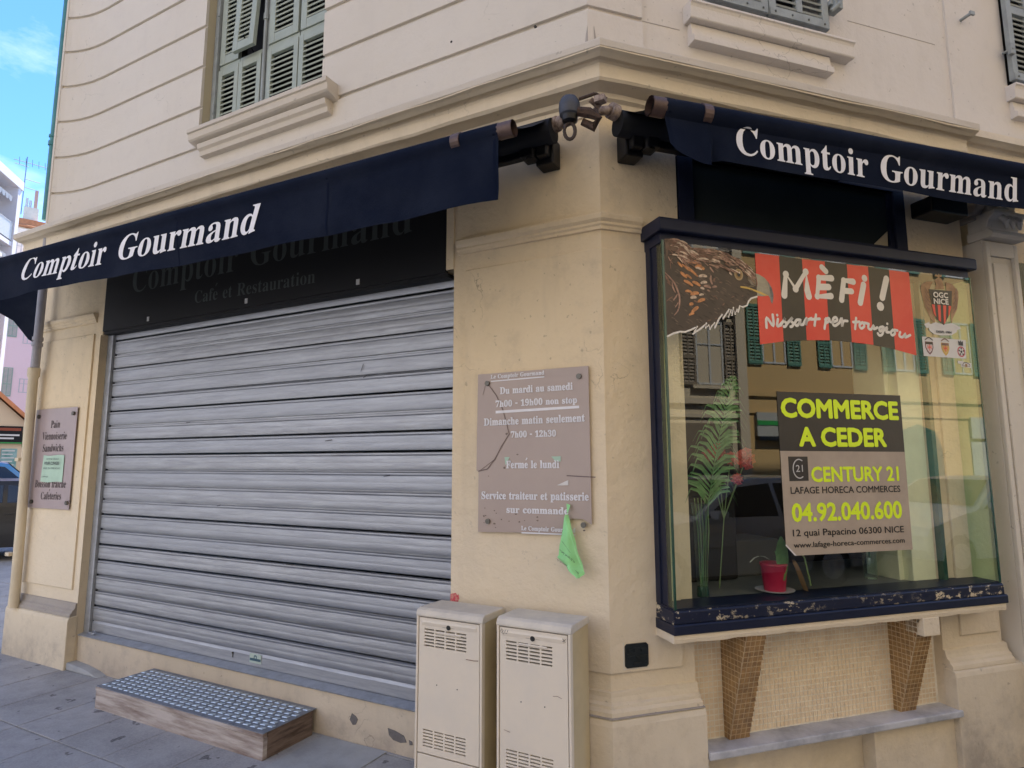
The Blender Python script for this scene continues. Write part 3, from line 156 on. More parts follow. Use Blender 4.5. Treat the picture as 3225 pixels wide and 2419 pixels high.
LEDGE=stucco('grey_dusty_ledge',(.36,.33,.30),(.22,.2,.18),.5,.3,.8)
REVEAL=stucco('beige_reveal_render',(.44,.385,.265),(.3,.26,.2),.3,.3,.5)
BASEW=stucco('patched_threshold_render',(.60,.525,.42),(.30,.27,.24),.8,.8,1.0,low=(.0,.22,(.34,.29,.25),.8),streak=.35)
WHITEST=stucco('pale_stone_paint',(.66,.62,.55),(.45,.42,.36),.3,.3,.4)
NAVYC=plain('navy_awning_canvas',(.0026,.0058,.0175),.9,0,.5,3,.3,90,.12,col2=(.0085,.0125,.026))
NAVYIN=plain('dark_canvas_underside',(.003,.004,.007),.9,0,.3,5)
WHITEP=plain('white_print',(.74,.74,.78),.7,0,.15,12)
DIMP=plain('faded_dark_print',(.045,.055,.055),.7,0,.2,12)
SIGNB=plain('black_sign_board',(.0015,.002,.004),.7,0,.3,3,0,60,.4)
BROWNM=plain('brown_enamel_metal',(.105,.066,.055),.45,.3,.4,20,.2)
RUST=plain('rusty_whitewashed_metal',(.34,.27,.22),.7,.2,.9,30,.4,80,col2=(.09,.05,.035))
BLACKM=plain('black_painted_metal',(.006,.007,.010),.4,.3,.4,25,.1)
GREYPL=plain('weathered_grey_plastic',(.045,.05,.065),.55,0,.4,30,.2)
STEEL=plain('galvanised_guide',(.42,.45,.50),.45,.55,.35,14,.1)
GLIME=plain('lime_ink',(.72,.92,.015),.5,0,.05); INK=plain('black_ink',(.012,.012,.014),.45,0,.2); GREYI=plain('grey_ink',(.5,.5,.5),.6)
TAUPE=plain('taupe_paper',(.42,.345,.27),.6,0,.2,5,.3,9); CHAR=plain('charcoal_paper',(.022,.020,.020),.35,0,.4,3,.5,7)
REDV=plain('red_vinyl',(.66,.045,.030),.3,0,.25,2.2,spec=.5,col2=(.75,.12,.08)); BLKV=plain('black_vinyl',(.016,.014,.013),.3,0,.5,2,spec=.5,col2=(.045,.038,.03))
PAPERW=plain('white_vinyl',(.62,.61,.60),.45,0,.1); GOLDV=plain('gold_brown_vinyl',(.36,.215,.10),.45,0,.5,22,col2=(.22,.12,.05))
OFFW=plain('offwhite_vinyl',(.74,.71,.66),.45,0,.08)
CREAMP=plain('cream_cabinet_plastic',(.72,.645,.53),.5,0,.35,2.5,.08,90,.4,col2=(.64,.59,.51))
CREAMY=plain('yellowed_cabinet_side',(.56,.47,.29),.6,0,.2,4,.08,90,.4)
SLOT=plain('dark_slot',(.03,.025,.02),.8)
TREAD=plain('bluish_tread_plate',(.23,.26,.31),.5,.4,.5,16,.2,60); STUD=plain('polished_stud',(.50,.60,.70),.42,.55,.4,40,.1)
WOODF=plain('worn_grey_pink_wood',(.50,.455,.43),.85,0,.9,7,1.0,26,.3,(.35,.35,3),col2=(.20,.15,.13))
WOODS=plain('brown_weathered_wood',(.21,.155,.125),.85,0,.9,5,1.0,20,.3,(1,1,8),col2=(.06,.04,.03))
MARB=plain('grey_white_marble',(.54,.55,.58),.35,0,.8,5,.25,30,.5,(1,1,1),col2=(.27,.28,.31))
GROUT=plain('pale_grout',(.66,.52,.34),.85,0,.3,20); TBR=plain('golden_brown_mosaic',(.38,.225,.085),.35,0,.9,24,.1,60,.5,col2=(.18,.10,.04)); TBE=plain('beige_mosaic',(.78,.65,.46),.4,0,.7,18,.1,60,.5,col2=(.66,.52,.35)); GROUTL=plain('light_grout',(.86,.80,.68),.85,0,.3,20)
def navy_wood(name,chip):
    m,nt,b=newmat(name)
    c=mix(nt,mul(nt,ramp(nt,noise(nt,5,6,.7),.4,.7),.5),(.010,.014,.034),(.022,.028,.05))
    if chip:
        k=ramp(nt,noise(nt,17,8,.72,(1,1,1.7)),.56,.575); gate=ramp(nt,noise(nt,1.3,2),.36,.44); k=mul(nt,k,gate)
        c=mix(nt,k,c,(.55,.47,.33)); bump(nt,b,k,-.6,.003)
    nt.links.new(c,b.inputs['Base Color']); setp(b,Roughness=.42)
    if 'Specular IOR Level' in b.inputs: b.inputs['Specular IOR Level'].default_value=.28
    return m
NAVYW=navy_wood('navy_gloss_wood',False); NAVYCH=navy_wood('chipped_navy_wood',True)
SAGE=plain('sage_green_shutter_paint',(.33,.37,.32),.6,0,.25,8,.15,50,.4,col2=(.26,.30,.26)); SAGEG=plain('grey_shutter_paint',(.30,.33,.33),.6,0,.35,9,.2,50,.4)
DARKIN=plain('dark_interior',(.010,.009,.009),.8); DARKBR=plain('dark_brown_interior',(.03,.022,.017),.7)
COUNT=plain('grey_counter_top',(.22,.225,.21),.45,0,.3,6); CREAMIN=plain('pale_green_cream_lining',(.84,.86,.64),.7,0,.15,5)
PLEX=plain('mauve_plexi_panel',(.38,.305,.265),.28,0,.2,1.8,0,60,.5,col2=(.30,.235,.22)); PLEXM=plain('mauve_plexi_left',(.37,.305,.31),.28,0,.15,2,0,60,.5)
MENUI=plain('brown_print',(.06,.045,.045),.6); SCREW=plain('dull_screw',(.13,.125,.11),.4,.6,.5,60)
GRNP=plain('green_paper',(.30,.66,.28),.7,0,.35,9,.1,40,.3,col2=(.34,.78,.34)); MINT=plain('mint_paper',(.42,.60,.48),.7,0,.15)
CASTI=plain('black_cast_iron',(.012,.018,.022),.5,.3,.5,30,.4,60)
PIPEG=plain('grey_pipe',(.33,.325,.36),.5,0,.2); PIPEC=plain('cream_pipe',(.62,.54,.40),.7,0,.2,3,.3,30); PIPET=plain('teal_copper_pipe',(.045,.20,.22),.5,.1,.3)
def slatmat():
    m,nt,b=newmat('galvanised_slat')
    n=noise(nt,9,8,.75,(.35,.35,5)); c=mix(nt,ramp(nt,n,.35,.7),(.42,.435,.46),(.26,.27,.295))
    oi=nt.nodes.new('ShaderNodeObjectInfo'); c=mix(nt,mul(nt,oi.outputs['Random'],.55),c,(.31,.33,.37)); blot=ramp(nt,noise(nt,14,6,.75),.6,.72); c=mix(nt,mul(nt,blot,.35),c,(.26,.26,.27))
    nt.links.new(c,b.inputs['Base Color']); setp(b,Metallic=.82)
    r=nt.nodes.new('ShaderNodeMapRange'); r.inputs[3].default_value=.33; r.inputs[4].default_value=.55; nt.links.new(n,r.inputs[0]); nt.links.new(r.outputs[0],b.inputs['Roughness']); r.inputs[3].default_value=.42; r.inputs[4].default_value=.66
    bump(nt,b,noise(nt,12,5,.6,(.6,.6,2.5)),.25,.004); return m
SLAT=slatmat()
def paving(name,col):
    m,nt,b=newmat(name)
    oi=nt.nodes.new('ShaderNodeObjectInfo')
    c=mix(nt,ramp(nt,noise(nt,2.2,8,.75),.38,.64),col,tuple(x*.62 for x in col))
    c=mix(nt,mul(nt,oi.outputs['Random'],.45),c,tuple(x*.62 for x in col))
    sp=ramp(nt,noise(nt,9.5,3,.5),.665,.69); c=mix(nt,mul(nt,sp,.75),c,(.03,.03,.032))
    gr=ramp(nt,noise(nt,90,2,.6),.4,.7); c=mix(nt,mul(nt,gr,.25),c,tuple(x*1.35 for x in col))
    nt.links.new(c,b.inputs['Base Color']); setp(b,Roughness=.72); n=bump(nt,b,noise(nt,120,3,.6),.35,.002); bump(nt,b,noise(nt,5,5,.6),.3,.01,n); return m
PAV=paving('grey_paving_slab',(.40,.405,.42)); ASPH=plain('asphalt',(.055,.055,.058),.85,0,.4,2,.5,90); JOINT=plain('dirty_joint',(.07,.07,.07),.9,0,.4,9); KERB=plain('granite_kerb',(.28,.28,.28),.8,0,.4,10,.4,90)
CEMENT=plain('smooth_cement_patch',(.38,.40,.42),.8,0,.5,4,.4,70)
def glassmat(name,tint,boost,dark=None):
    m,nt,b=newmat(name); nt.nodes.remove(b); o=nt.nodes['Material Output']
    tr=nt.nodes.new('ShaderNodeBsdfTransparent'); tr.inputs[0].default_value=rgb(tint)
    gl=nt.nodes.new('ShaderNodeBsdfGlossy'); gl.inputs['Roughness'].default_value=.012; gl.inputs[0].default_value=(.95,.97,.95,1)
    fr=nt.nodes.new('ShaderNodeFresnel'); fr.inputs[0].default_value=1.52
    ge=nt.nodes.new('ShaderNodeNewGeometry'); mr=nt.nodes.new('ShaderNodeMapRange'); mr.inputs[3].default_value=1.52; mr.inputs[4].default_value=1/1.52; nt.links.new(ge.outputs['Backfacing'],mr.inputs[0]); nt.links.new(mr.outputs[0],fr.inputs[0])
    mm=nt.nodes.new('ShaderNodeMath'); mm.operation='MULTIPLY'; mm.use_clamp=True; mm.inputs[1].default_value=boost; nt.links.new(fr.outputs[0],mm.inputs[0])
    ms=nt.nodes.new('ShaderNodeMixShader'); nt.links.new(mm.outputs[0],ms.inputs[0]); nt.links.new(tr.outputs[0],ms.inputs[1]); nt.links.new(gl.outputs[0],ms.inputs[2]); nt.links.new(ms.outputs[0],o.inputs[0])
    return m
GLASS=glassmat('shop_glass',(.95,.99,.95),2.0); SIDEG=glassmat('side_glass',(.74,.88,.77),1.4); VASEG=glassmat('vase_glass',(.75,.85,.85),2.0); CARG=plain('car_glass',(.012,.014,.016),.06,0,.1,spec=.8)
GEDGE=plain('green_glass_edge',(.03,.09,.065),.15,0,.4,9,spec=.7); DGLASS=plain('dark_transom_glass',(.026,.033,.034),.12,0,.3,3,spec=.5); WGL=plain('window_pane_glass',(.03,.035,.04),.15,0,.3,3,spec=.35)  # transom glass lightened a little, a dim reflection put into its colour
LEAF=plain('palm_leaf_green',(.14,.29,.10),.5,0,.8,14,col2=(.05,.15,.04)); STEMG=plain('pale_stem',(.20,.30,.12),.5); REDF=plain('red_petal',(.62,.07,.05),.6); POTR=plain('crimson_pot',(.42,.015,.06),.35); PLATE=plain('white_plate',(.6,.62,.65),.3); DRY=plain('dry_leaf',(.34,.22,.11),.7)
OCHRE=stucco('ochre_facade',(.42,.29,.135),(.33,.26,.16),.3,.2,.3); TAUF=stucco('taupe_facade',(.42,.36,.27),(.22,.19,.15),.3,.2,.3); GRNS=plain('green_shutter',(.07,.17,.12),.6,0,.2); BRNS=plain('brown_shutter',(.17,.135,.095),.6); FRW=plain('white_frame',(.40,.40,.39),.5); GARG=plain('grey_fascia',(.30,.30,.28),.6); GSTR=plain('green_stripe',(.02,.25,.05),.5)
PINKW=stucco('pink_house_render',(.66,.47,.47),(.5,.38,.38),.2,.1,.2); WHITEW=stucco('white_block_render',(.62,.62,.66),(.45,.45,.5),.2,.1,.2); PEACH=stucco('peach_render',(.66,.52,.36),(.5,.4,.3),.2,.1,.2); ORANT=plain('orange_roof_tiles',(.58,.23,.10),.8,0,.5,3); CHIMW=plain('pale_chimney',(.72,.66,.55),.8,0,.2,3)
AWNW=plain('white_awning',(.6,.58,.54),.8); ANTM=plain('antenna_metal',(.3,.32,.35),.4,.7); MUTG=plain('muted_green_shutter',(.26,.33,.27),.6)
CARW=plain('white_car_paint',(.85,.86,.87),.28,0,.05,2,0,60,.5,coat=.6); CARD=plain('dark_car_paint',(.006,.007,.010),.3,.0,.05,2,0,60,.4,coat=.15); CARS=plain('silver_car_paint',(.58,.59,.61),.28,.2,.05,2,coat=.6); CARB=plain('blue_car_paint',(.05,.22,.50),.28,.1,.05,2,coat=.6); TYRE=plain('tyre',(.015,.015,.015),.8); LAMPG=plain('headlight',(.35,.37,.38),.1,.4,.1,spec=.8)
# ---------------------------------------------------------------- mesh helpers
class MB:
    def __init__(s): s.v=[]; s.f=[]
    def add(s,vs,fs):
        n=len(s.v); s.v+=[tuple(p) for p in vs]; s.f+=[tuple(i+n for i in f) for f in fs]; return s
    def box(s,fr,a0,a1,b0,b1,c0,c1):
        vs=[fr(a,b,c) for a in(a0,a1) for b in(b0,b1) for c in(c0,c1)]
        return s.add(vs,[(0,1,3,2),(4,6,7,5),(0,4,5,1),(2,3,7,6),(0,2,6,4),(1,5,7,3)])
    def prism(s,fr,poly,b0,b1):           # poly in (along, up), extruded along depth
        n=len(poly); vs=[fr(a,b0,c) for a,c in poly]+[fr(a,b1,c) for a,c in poly]
        t=tessellate_polygon([[Vector((a,c,0)) for a,c in poly]])
        fs=[tuple(x) for x in t]+[tuple(i+n for i in x) for x in t]+[(i,(i+1)%n,(i+1)%n+n,i+n) for i in range(n)]
        return s.add(vs,fs)
    def prof(s,fr,pts,a0,a1,closed=True): # profile (depth, up) extruded along
        n=len(pts); vs=[fr(a0,d,z) for d,z in pts]+[fr(a1,d,z) for d,z in pts]
        t=tessellate_polygon([[Vector((d,z,0)) for d,z in pts]])
        return s.add(vs,[tuple(x) for x in t]+[tuple(i+n for i in x) for x in t]+[(i,(i+1)%n,(i+1)%n+n,i+n) for i in range(n)])
    def tube(s,pts,r,n=10,cap=True):
        pts=[Vector(p) for p in pts]; rr=r if isinstance(r,(list,tuple)) else [r]*len(pts); base=len(s.v); rings=[]
        for i,p in enumerate(pts):
            t=(pts[min(i+1,len(pts)-1)]-pts[max(i-1,0)]).normalized()
            u=t.cross(Vector((0,0,1)));
            if u.length<.05: u=t.cross(Vector((0,1,0)))
            u.normalize(); w_=t.cross(u)
            rings.append([p+(u*math.cos(2*math.pi*k/n)+w_*math.sin(2*math.pi*k/n))*rr[i] for k in range(n)])
        vs=[q for g in rings for q in g]; fs=[]
        for i in range(len(pts)-1):
            for k in range(n): fs.append((i*n+k,i*n+(k+1)%n,(i+1)*n+(k+1)%n,(i+1)*n+k))
        if cap: fs+= [tuple(range(n)),tuple(range((len(pts)-1)*n,len(pts)*n))]
        return s.add(vs,fs)
    def lathe(s,c,prof,n=20):             # prof [(r,z)], axis up at c
        vs=[(c[0]+r*math.cos(2*math.pi*k/n),c[1]+r*math.sin(2*math.pi*k/n),c[2]+z) for r,z in prof for k in range(n)]
        fs=[(i*n+k,i*n+(k+1)%n,(i+1)*n+(k+1)%n,(i+1)*n+k) for i in range(len(prof)-1) for k in range(n)]
        fs+=[tuple(range(n)),tuple(range((len(prof)-1)*n,len(prof)*n))]
        return s.add(vs,fs)
    def grid(s,fn,nu,nv):
        vs=[fn(i/nu,j/nv) for i in range(nu+1) for j in range(nv+1)]
        return s.add(vs,[(i*(nv+1)+j,(i+1)*(nv+1)+j,(i+1)*(nv+1)+j+1,i*(nv+1)+j+1) for i in range(nu) for j in range(nv)])
def org(o):
    v=Vector((0,0,0))
    while o is not None: v+=Vector(o.location); o=o.parent
    return v
def tomesh(name,mb,mat,off=Vector((0,0,0)),bevel=0,smooth=False,subd=0):
    me=bpy.data.meshes.new(name); me.from_pydata([Vector(p)-off for p in mb.v],[],mb.f)
    bm=bmesh.new(); bm.from_mesh(me); bmesh.ops.recalc_face_normals(bm,faces=bm.faces)
    if bevel: 
        try: bmesh.ops.bevel(bm,geom=[e for e in bm.edges if len(e.link_faces)==2 and e.calc_face_angle(0)>.5],offset=bevel,segments=2,affect='EDGES',clamp_overlap=True,profile=.6)
        except Exception: pass
    if smooth:
        for f in bm.faces: f.smooth=True
    bm.to_mesh(me); bm.free()
    if mat: me.materials.append(mat)
    if smooth:
        try: me.set_sharp_from_angle(angle=math.radians(38))
        except Exception: pass
    return me
def mk(name,mb,mat,parent=None,bevel=0,smooth=False,kind=None,label=None):
    me=tomesh(name,mb,mat,org(parent),bevel,smooth)
    o=bpy.data.objects.new(name,me); COL.objects.link(o); o.parent=parent
    if kind: o['kind']=kind
    if label: o['label']=label
    return o
def thing(name,label,cat,loc,group=None):
    o=bpy.data.objects.new(name,None); COL.objects.link(o); o.location=loc; o['label']=label; o['category']=cat; o.empty_display_size=.1
    if group: o['group']=group
    return o
def tag(o,label,cat,group=None,loc=None):
    o['label']=label; o['category']=cat
    if group: o['group']=group
    return o
def inst(name,me,parent,wloc,rz=0,rx=0):
    o=bpy.data.objects.new(name,me); COL.objects.link(o); o.parent=parent; o.location=Vector(wloc)-org(parent); o.rotation_euler=(rx,0,rz); return o
def band(prof,sL,tR,mat,name,parent,ends=(0,0),jit=0,bevel=0):
    """a moulding profile (depth, up) carried round the 135 degree corner from s=sL to t=tR"""
    mb=MB(); n=len(prof); rows=[]
    def sub(a,b,m): return [a+(b-a)*i/m for i in range(m+1)]
    path=[('L',s) for s in sub(sL,.12,max(1,int(sL/.25)))]+[('C',0)]+[('R',t) for t in sub(.12,tR,max(1,int(tR/.25)))]
    for k,x in path:
        row=[]
        for d,z in prof:
            j=(random.uniform(-jit,jit) if jit else 0)
            if k=='L': row.append(fL(x,d+j,z+j))
            elif k=='R': row.append(fR(x,d+j,z+j))
            else: row.append((.41421*d,-d,z))
        rows.append(row)
    vs=[p for r in rows for p in r]; fs=[(i*n+j,(i+1)*n+j,(i+1)*n+(j+1)%n,i*n+(j+1)%n) for i in range(len(rows)-1) for j in range(n)]
    t=tessellate_polygon([[Vector((d,z,0)) for d,z in prof]])
    fs+=[tuple(x) for x in t]+[tuple(i+(len(rows)-1)*n for i in x) for x in t]
    mb.add(vs,fs); return mk(name,mb,mat,parent,bevel)
# ---------------------------------------------------------------- lettering
GL={}
for rec in GLY.split('|'):
    hd,body=rec.split(':'); GL[hd[0]]=(int(hd[1:]),[[tuple(map(int,p.split())) for p in s.split(',')] for s in body.split(';') if s])
def curve_faces(loops,off=0,res=1):
    cu=bpy.data.curves.new('tmp','CURVE'); cu.dimensions='2D'; cu.fill_mode='BOTH'; cu.offset=off
    for lp in loops:
        sp=cu.splines.new('POLY'); sp.points.add(len(lp)-1)
        for i,p in enumerate(lp): sp.points[i].co=(p[0],p[1],0,1)
        sp.use_cyclic_u=True
    ob=bpy.data.objects.new('tmp',cu); COL.objects.link(ob)
    me=bpy.data.meshes.new_from_object(ob.evaluated_get(bpy.context.evaluated_depsgraph_get()))
    r=([(v.co.x,v.co.y) for v in me.vertices],[tuple(p.vertices) for p in me.polygons])
    bpy.data.objects.remove(ob); bpy.data.curves.remove(cu); bpy.data.meshes.remove(me); return r
def serif(s,off=0):
    x=0; loops=[]
    for ch in s:
        if ch==' ': x+=240; continue
        if ch=='-': loops.append([(x+40,185),(x+215,185),(x+215,255),(x+40,255)]); x+=255; continue
        acc={'é':'e','ã':'a','è':'e'}.get(ch)
        adv,ol=GL[acc or ch]
        for lp in ol: loops.append([(px+x,py) for px,py in lp])
        if acc: loops.append([(x+120,500),(x+190,640),(x+260,620),(x+160,500)])
        x+=adv+9
    capm=max(p[1] for lp in GL['L'][1] for p in lp)
    v,f=curve_faces([[(a/capm,b/capm) for a,b in lp] for lp in loops],off); return v,f
def sans(s,off=0,space=1.0):
    cu=bpy.data.curves.new('tmp','FONT'); cu.body=s; cu.size=1; cu.offset=off; cu.space_character=space; cu.resolution_u=3
    ob=bpy.data.objects.new('tmp',cu); COL.objects.link(ob)
    me=bpy.data.meshes.new_from_object(ob.evaluated_get(bpy.context.evaluated_depsgraph_get()))
    r=([(v.co.x/.727,v.co.y/.727) for v in me.vertices],[tuple(p.vertices) for p in me.polygons])
    bpy.data.objects.remove(ob); bpy.data.curves.remove(cu); bpy.data.meshes.remove(me); return r
def bold(s,off,r,serf=False):
    v,f=serif(s,off) if serf else sans(s,off); V=[];F=[]
    for i,(dx,dy) in enumerate(((0,0),(r,0),(-r,0),(0,r),(0,-r),(r*.7,r*.7),(-r*.7,-r*.7),(r*.7,-r*.7),(-r*.7,r*.7))):
        n=len(V); V+=[(x+dx,y+dy,i) for x,y in v]; F+=[tuple(k+n for k in q) for q in f]
    return V,F
def lay(vf,a0,z0,a1,z1,cap,fn,shear=0,base=False):
    """fit unit lettering between two points of a surface; fn(along, up) -> world"""
    v,f=vf; xs=[p[0]+shear*p[1] for p in v]; x0,x1=min(xs),max(xs); mb=MB(); vs=[]
    for q,xx in zip(v,xs):
        u=(xx-x0)/(x1-x0); vs.append(fn(a0+(a1-a0)*u,z0+(z1-z0)*u+q[1]*cap,(q[2]*.00012 if len(q)>2 else 0)))
    return mb.add(vs,f)
def catmull(p,k=4):
    if len(p)<3: return p
    r=[]
    for i in range(len(p)-1):
        a=p[max(i-1,0)];b=p[i];c=p[i+1];d=p[min(i+2,len(p)-1)]
        for j in range(k):
            t=j/k; r.append(tuple(.5*((2*b[m])+(-a[m]+c[m])*t+(2*a[m]-5*b[m]+4*c[m]-d[m])*t*t+(-a[m]+3*b[m]-3*c[m]+d[m])*t**3) for m in(0,1)))
    return r+[tuple(p[-1])]
def stroke(mb,pts,w,fn,lift=0,smooth=True,taper=False,caps=True):
    """ribbon with round ends on a surface"""
    p=catmull(pts) if smooth else [tuple(q) for q in pts]; n=len(p); vs=[]; 
    for i in range(n):
        a=p[max(i-1,0)];b=p[min(i+1,n-1)]; dx,dy=b[0]-a[0],b[1]-a[1]; l=math.hypot(dx,dy) or 1
        h=w/2*(math.sin(math.pi*(.06+.88*i/(n-1)))**.6 if taper and n>1 else 1)
        vs+= [fn(p[i][0]-dy/l*h,p[i][1]+dx/l*h,lift),fn(p[i][0]+dy/l*h,p[i][1]-dx/l*h,lift)]
    mb.add(vs,[(2*i,2*i+1,2*i+3,2*i+2) for i in range(n-1)])
    if caps and not taper:
        if len(pts)==2 and math.hypot(pts[0][0]-pts[1][0],pts[0][1]-pts[1][1])<w*.25:
            del mb.v[-2*n:]; del mb.f[-(n-1):]; p=[p[0]]; smooth=False
        for q in ([p[0],p[-1]] if smooth else p):
            mb.add([fn(q[0]+math.cos(k*math.pi/6)*w/2,q[1]+math.sin(k*math.pi/6)*w/2,lift+.0002) for k in range(12)],[tuple(range(12))])
def flat(mb,poly,fn,lift=0):
    t=tessellate_polygon([[Vector((a,c,0)) for a,c in poly]]); mb.add([fn(a,c,lift) for a,c in poly],[tuple(x) for x in t])
def onR(d): return lambda a,z,l=0: fR(a,d+l,z)
def onL(d): return lambda a,z,l=0: fL(a,d+l,z)
# ================================================================ GROUND
def gz(x): return .02 if x<-.6 else .02-.11*min(1.6,(x+.6)/2.45)
g=MB(); g.add([(-90,-60,-.16),(60,-60,-.16),(60,90,-.16),(-90,90,-.16)],[(0,1,2,3)]); mk('ground',g,JOINT,kind='structure')
pv=bpy.data.objects.new('pavement',None); COL.objects.link(pv); pv['kind']='structure'
# joint bed under the slabs (follows the slight fall to the right)
bed=MB(); 
for x0,x1 in ((-30,-.6),(-.6,3.3)):
    for y0,y1 in ((-4.2,4),):
        bed.add([(x0,y0,gz(x0)-.012),(x1,y0,gz(x1)-.012),(x1,y1,gz(x1)-.012),(x0,y1,gz(x0)-.012)],[(0,1,2,3)])
mk('bed',bed,JOINT,pv)
slabs=[]
for k in range(3):
    mb=MB(); mb.box(fW,-.2175,.2175,-.368,.368,-.04,0); slabs.append(tomesh('paving_slab',mb,PAV,bevel=.004))
cnt=0
for i in range(-24,12):
    xc=-2.42+.44*i
    for j in range(-5,7):
        yc=-.37+.745*(j+1)-.745
        if xc>-5.6 and yc>.4: continue
        if j<-5 or (xc>-1.9 and xc<-1.2 and yc>-.5 and yc<.1): continue
        if xc<-9 and (yc<-1.9): continue
        if Q*(xc-yc)<-.35 and xc>-.3: continue
        if yc<-2.3 and xc>-1.0: continue
        s=inst('paving_slab',slabs[cnt%3],pv,(xc+random.uniform(-.002,.002),yc,gz(xc)+random.uniform(-.0015,.0015)),random.uniform(-.002,.002)); 
        if -.6<xc<3: s.rotation_euler=(0,math.atan(.11/2.45),0)
        cnt+=1
mb=MB(); mb.prism(lambda a,b,c:(a,c,b),[(-1.90,.0),(-1.757,-.01),(-1.757,-.743),(-1.319,-.743),(-1.30,0.02)],gz(-2)-.02,gz(-2)+.004); mk('cement_patch',mb,CEMENT,pv)
mb=MB(); mb.box(fR,-40,40,2.9,2.98,-.16,-.02); mb.box(fL,5,60,3.6,3.72,-.16,.0); mk('kerb',mb,KERB,kind='structure',bevel=.006)
mb=MB(); mb.add([fR(-60,3.0,-.15),fR(60,3.0,-.15),fR(60,40,-.15),fR(-60,40,-.15)],[(0,1,2,3)]); mk('road',mb,ASPH,kind='structure')
mb=MB(); mb.box(fR,-40,60,7.0,11.2,-.16,-.04); mk('far_pavement',mb,PAV,kind='structure')
mb=MB(); mb.add([fV(-8,9.5,-.005),fV(6,9.5,-.005),fV(6,60,-.005),fV(-8,60,-.005)],[(0,1,2,3)]); mk('side_road',mb,ASPH,kind='structure')

# ================================================================ CORNER BUILDING
B=thing('corner_building','cream and pinkish corner building with grooved render and louvred windows above the closed cafe','building',(0,0,0))
H0=18.5
# --- left facade, lower wall
m=MB(); m.box(fL,.883,4.375,-.35,0,2.70,3.52)                        # lintel wall over the shop opening
mk('lintel_wall',m,LOWER,B)
m=MB(); m.add([fL(.883,-.35,0),fL(.883,0,0),(0,0,0),fR(.452,0,0),fR(.452,-.35,0)]+[tuple(Vector(p)+Vector((0,0,3.52))) for p in [fL(.883,-.35,0),fL(.883,0,0),(0,0,0),fR(.452,0,0),fR(.452,-.35,0)]],
  [(0,1,2,3,4),(5,6,7,8,9),(0,1,6,5),(1,2,7,6),(2,3,8,7),(3,4,9,8),(4,0,5,9)]); mk('corner_pier',m,LOWER,B)
m=MB(); m.box(fL,4.375,5.39,-.6,0,0,3.52); mk('end_pier',m,LOWER,B)
m=MB(); m.box(fL,.883,4.375,-.35,-.022,-.1,.262); mk('threshold_wall',m,BASEW,B,bevel=.006)
m=MB(); m.prism(lambda a,b,c:fL(a,b,c),[(3.95,.02),(4.375,.02),(4.375,.075),(4.2,.065),(4.05,.045)],-.03,.05); mk('cement_fillet',m,CEMENT,B,bevel=.01)
# raised panels of the two piers
def panel_profile(z0,z1): return [(-.01,z0),(.008,z0+.004),(.014,z0+.012),(.014,z1-.012),(.008,z1-.004),(-.01,z1)]
band(panel_profile(.622,2.683),.797,.378,LOWER,'raised_panel',B)
m=MB(); m.prof(fL,panel_profile(.597,2.684),4.452,5.30); mk('raised_panel',m,LOWER,B,bevel=.003)
# capitals
capp=[(-.01,2.772),(.014,2.776),(.014,2.792),(.022,2.800),(.022,2.812),(.036,2.826),(.040,2.846),(.034,2.856),(-.01,2.862)]
band(capp,.852,.224,LOWER,'pier_capital',B,jit=.0012)
m=MB(); m.prof(fL,capp,4.435,5.30); mk('pier_capital',m,LOWER,B,bevel=.002); m=MB(); m.prof(fR,capp,2.30,2.535); mk('pier_capital',m,LOWER,B,bevel=.002)
# base mouldings and plinths
basep=[(-.01,.44),(.052,.452),(.05,.474),(.036,.486),(.034,.498),(.020,.508),(.014,.528),(.012,.548),(-.01,.556)]
band(basep,.885,.455,PLINTH,'base_moulding',B,jit=.002)
plp=[(-.01,-.15),(.066,-.15),(.066,.42),(.060,.446),(.03,.456),(-.01,.458)]
band(plp,.885,.462,PLINTH,'plinth',B,jit=.0018)
basel=[(d,z-.045) for d,z in basep]; pll=[(d,z-.045 if z>0 else z) for d,z in plp]
m=MB(); m.prof(fL,basel,4.377,5.30); mk('base_moulding',m,LEDGE,B,bevel=.003)
m=MB(); m.prof(fL,pll,4.37,5.32); mk('plinth',m,PLINTH,B,bevel=.006)
# dusty ledges on top of the plinths
band([(.0,.4575),(.064,.4515),(.064,.455),(.0,.462)],.884,.46,LEDGE,'dusty_ledge',B)
# --- right facade, lower wall
m=MB(); m.box(fR,.452,2.07,-.35,0,3.25,3.52); mk('lintel_wall',m,LOWER,B)
m=MB(); m.box(fR,2.07,2.535,-.35,0,-.2,3.52); mk('bay_pier',m,LOWER,B)
m=MB(); m.prof(fR,panel_profile(.61,2.70),2.205,2.50); mk('raised_panel',m,LOWER,B,bevel=.003)
m=MB(); m.prof(fR,basep,2.068,2.56); mk('base_moulding',m,PLINTH,B,bevel=.003)
m=MB(); m.prof(fR,plp,2.066,2.72); mk('plinth',m,PLINTH,B,bevel=.006)
m=MB(); m.box(fR,.452,1.50,-.3,-.05,-.15,.215); m.box(fR,1.50,2.07,-.3,.03,-.15,.213); mk('niche_base',m,LOWER,B,bevel=.005)
m=MB(); m.box(fR,2.535,2.60,-.35,-.06,-.2,3.52); m.box(fR,3.0,9,-.35,-.1,2.9,3.52); mk('recess_wall',m,LOWER,B)
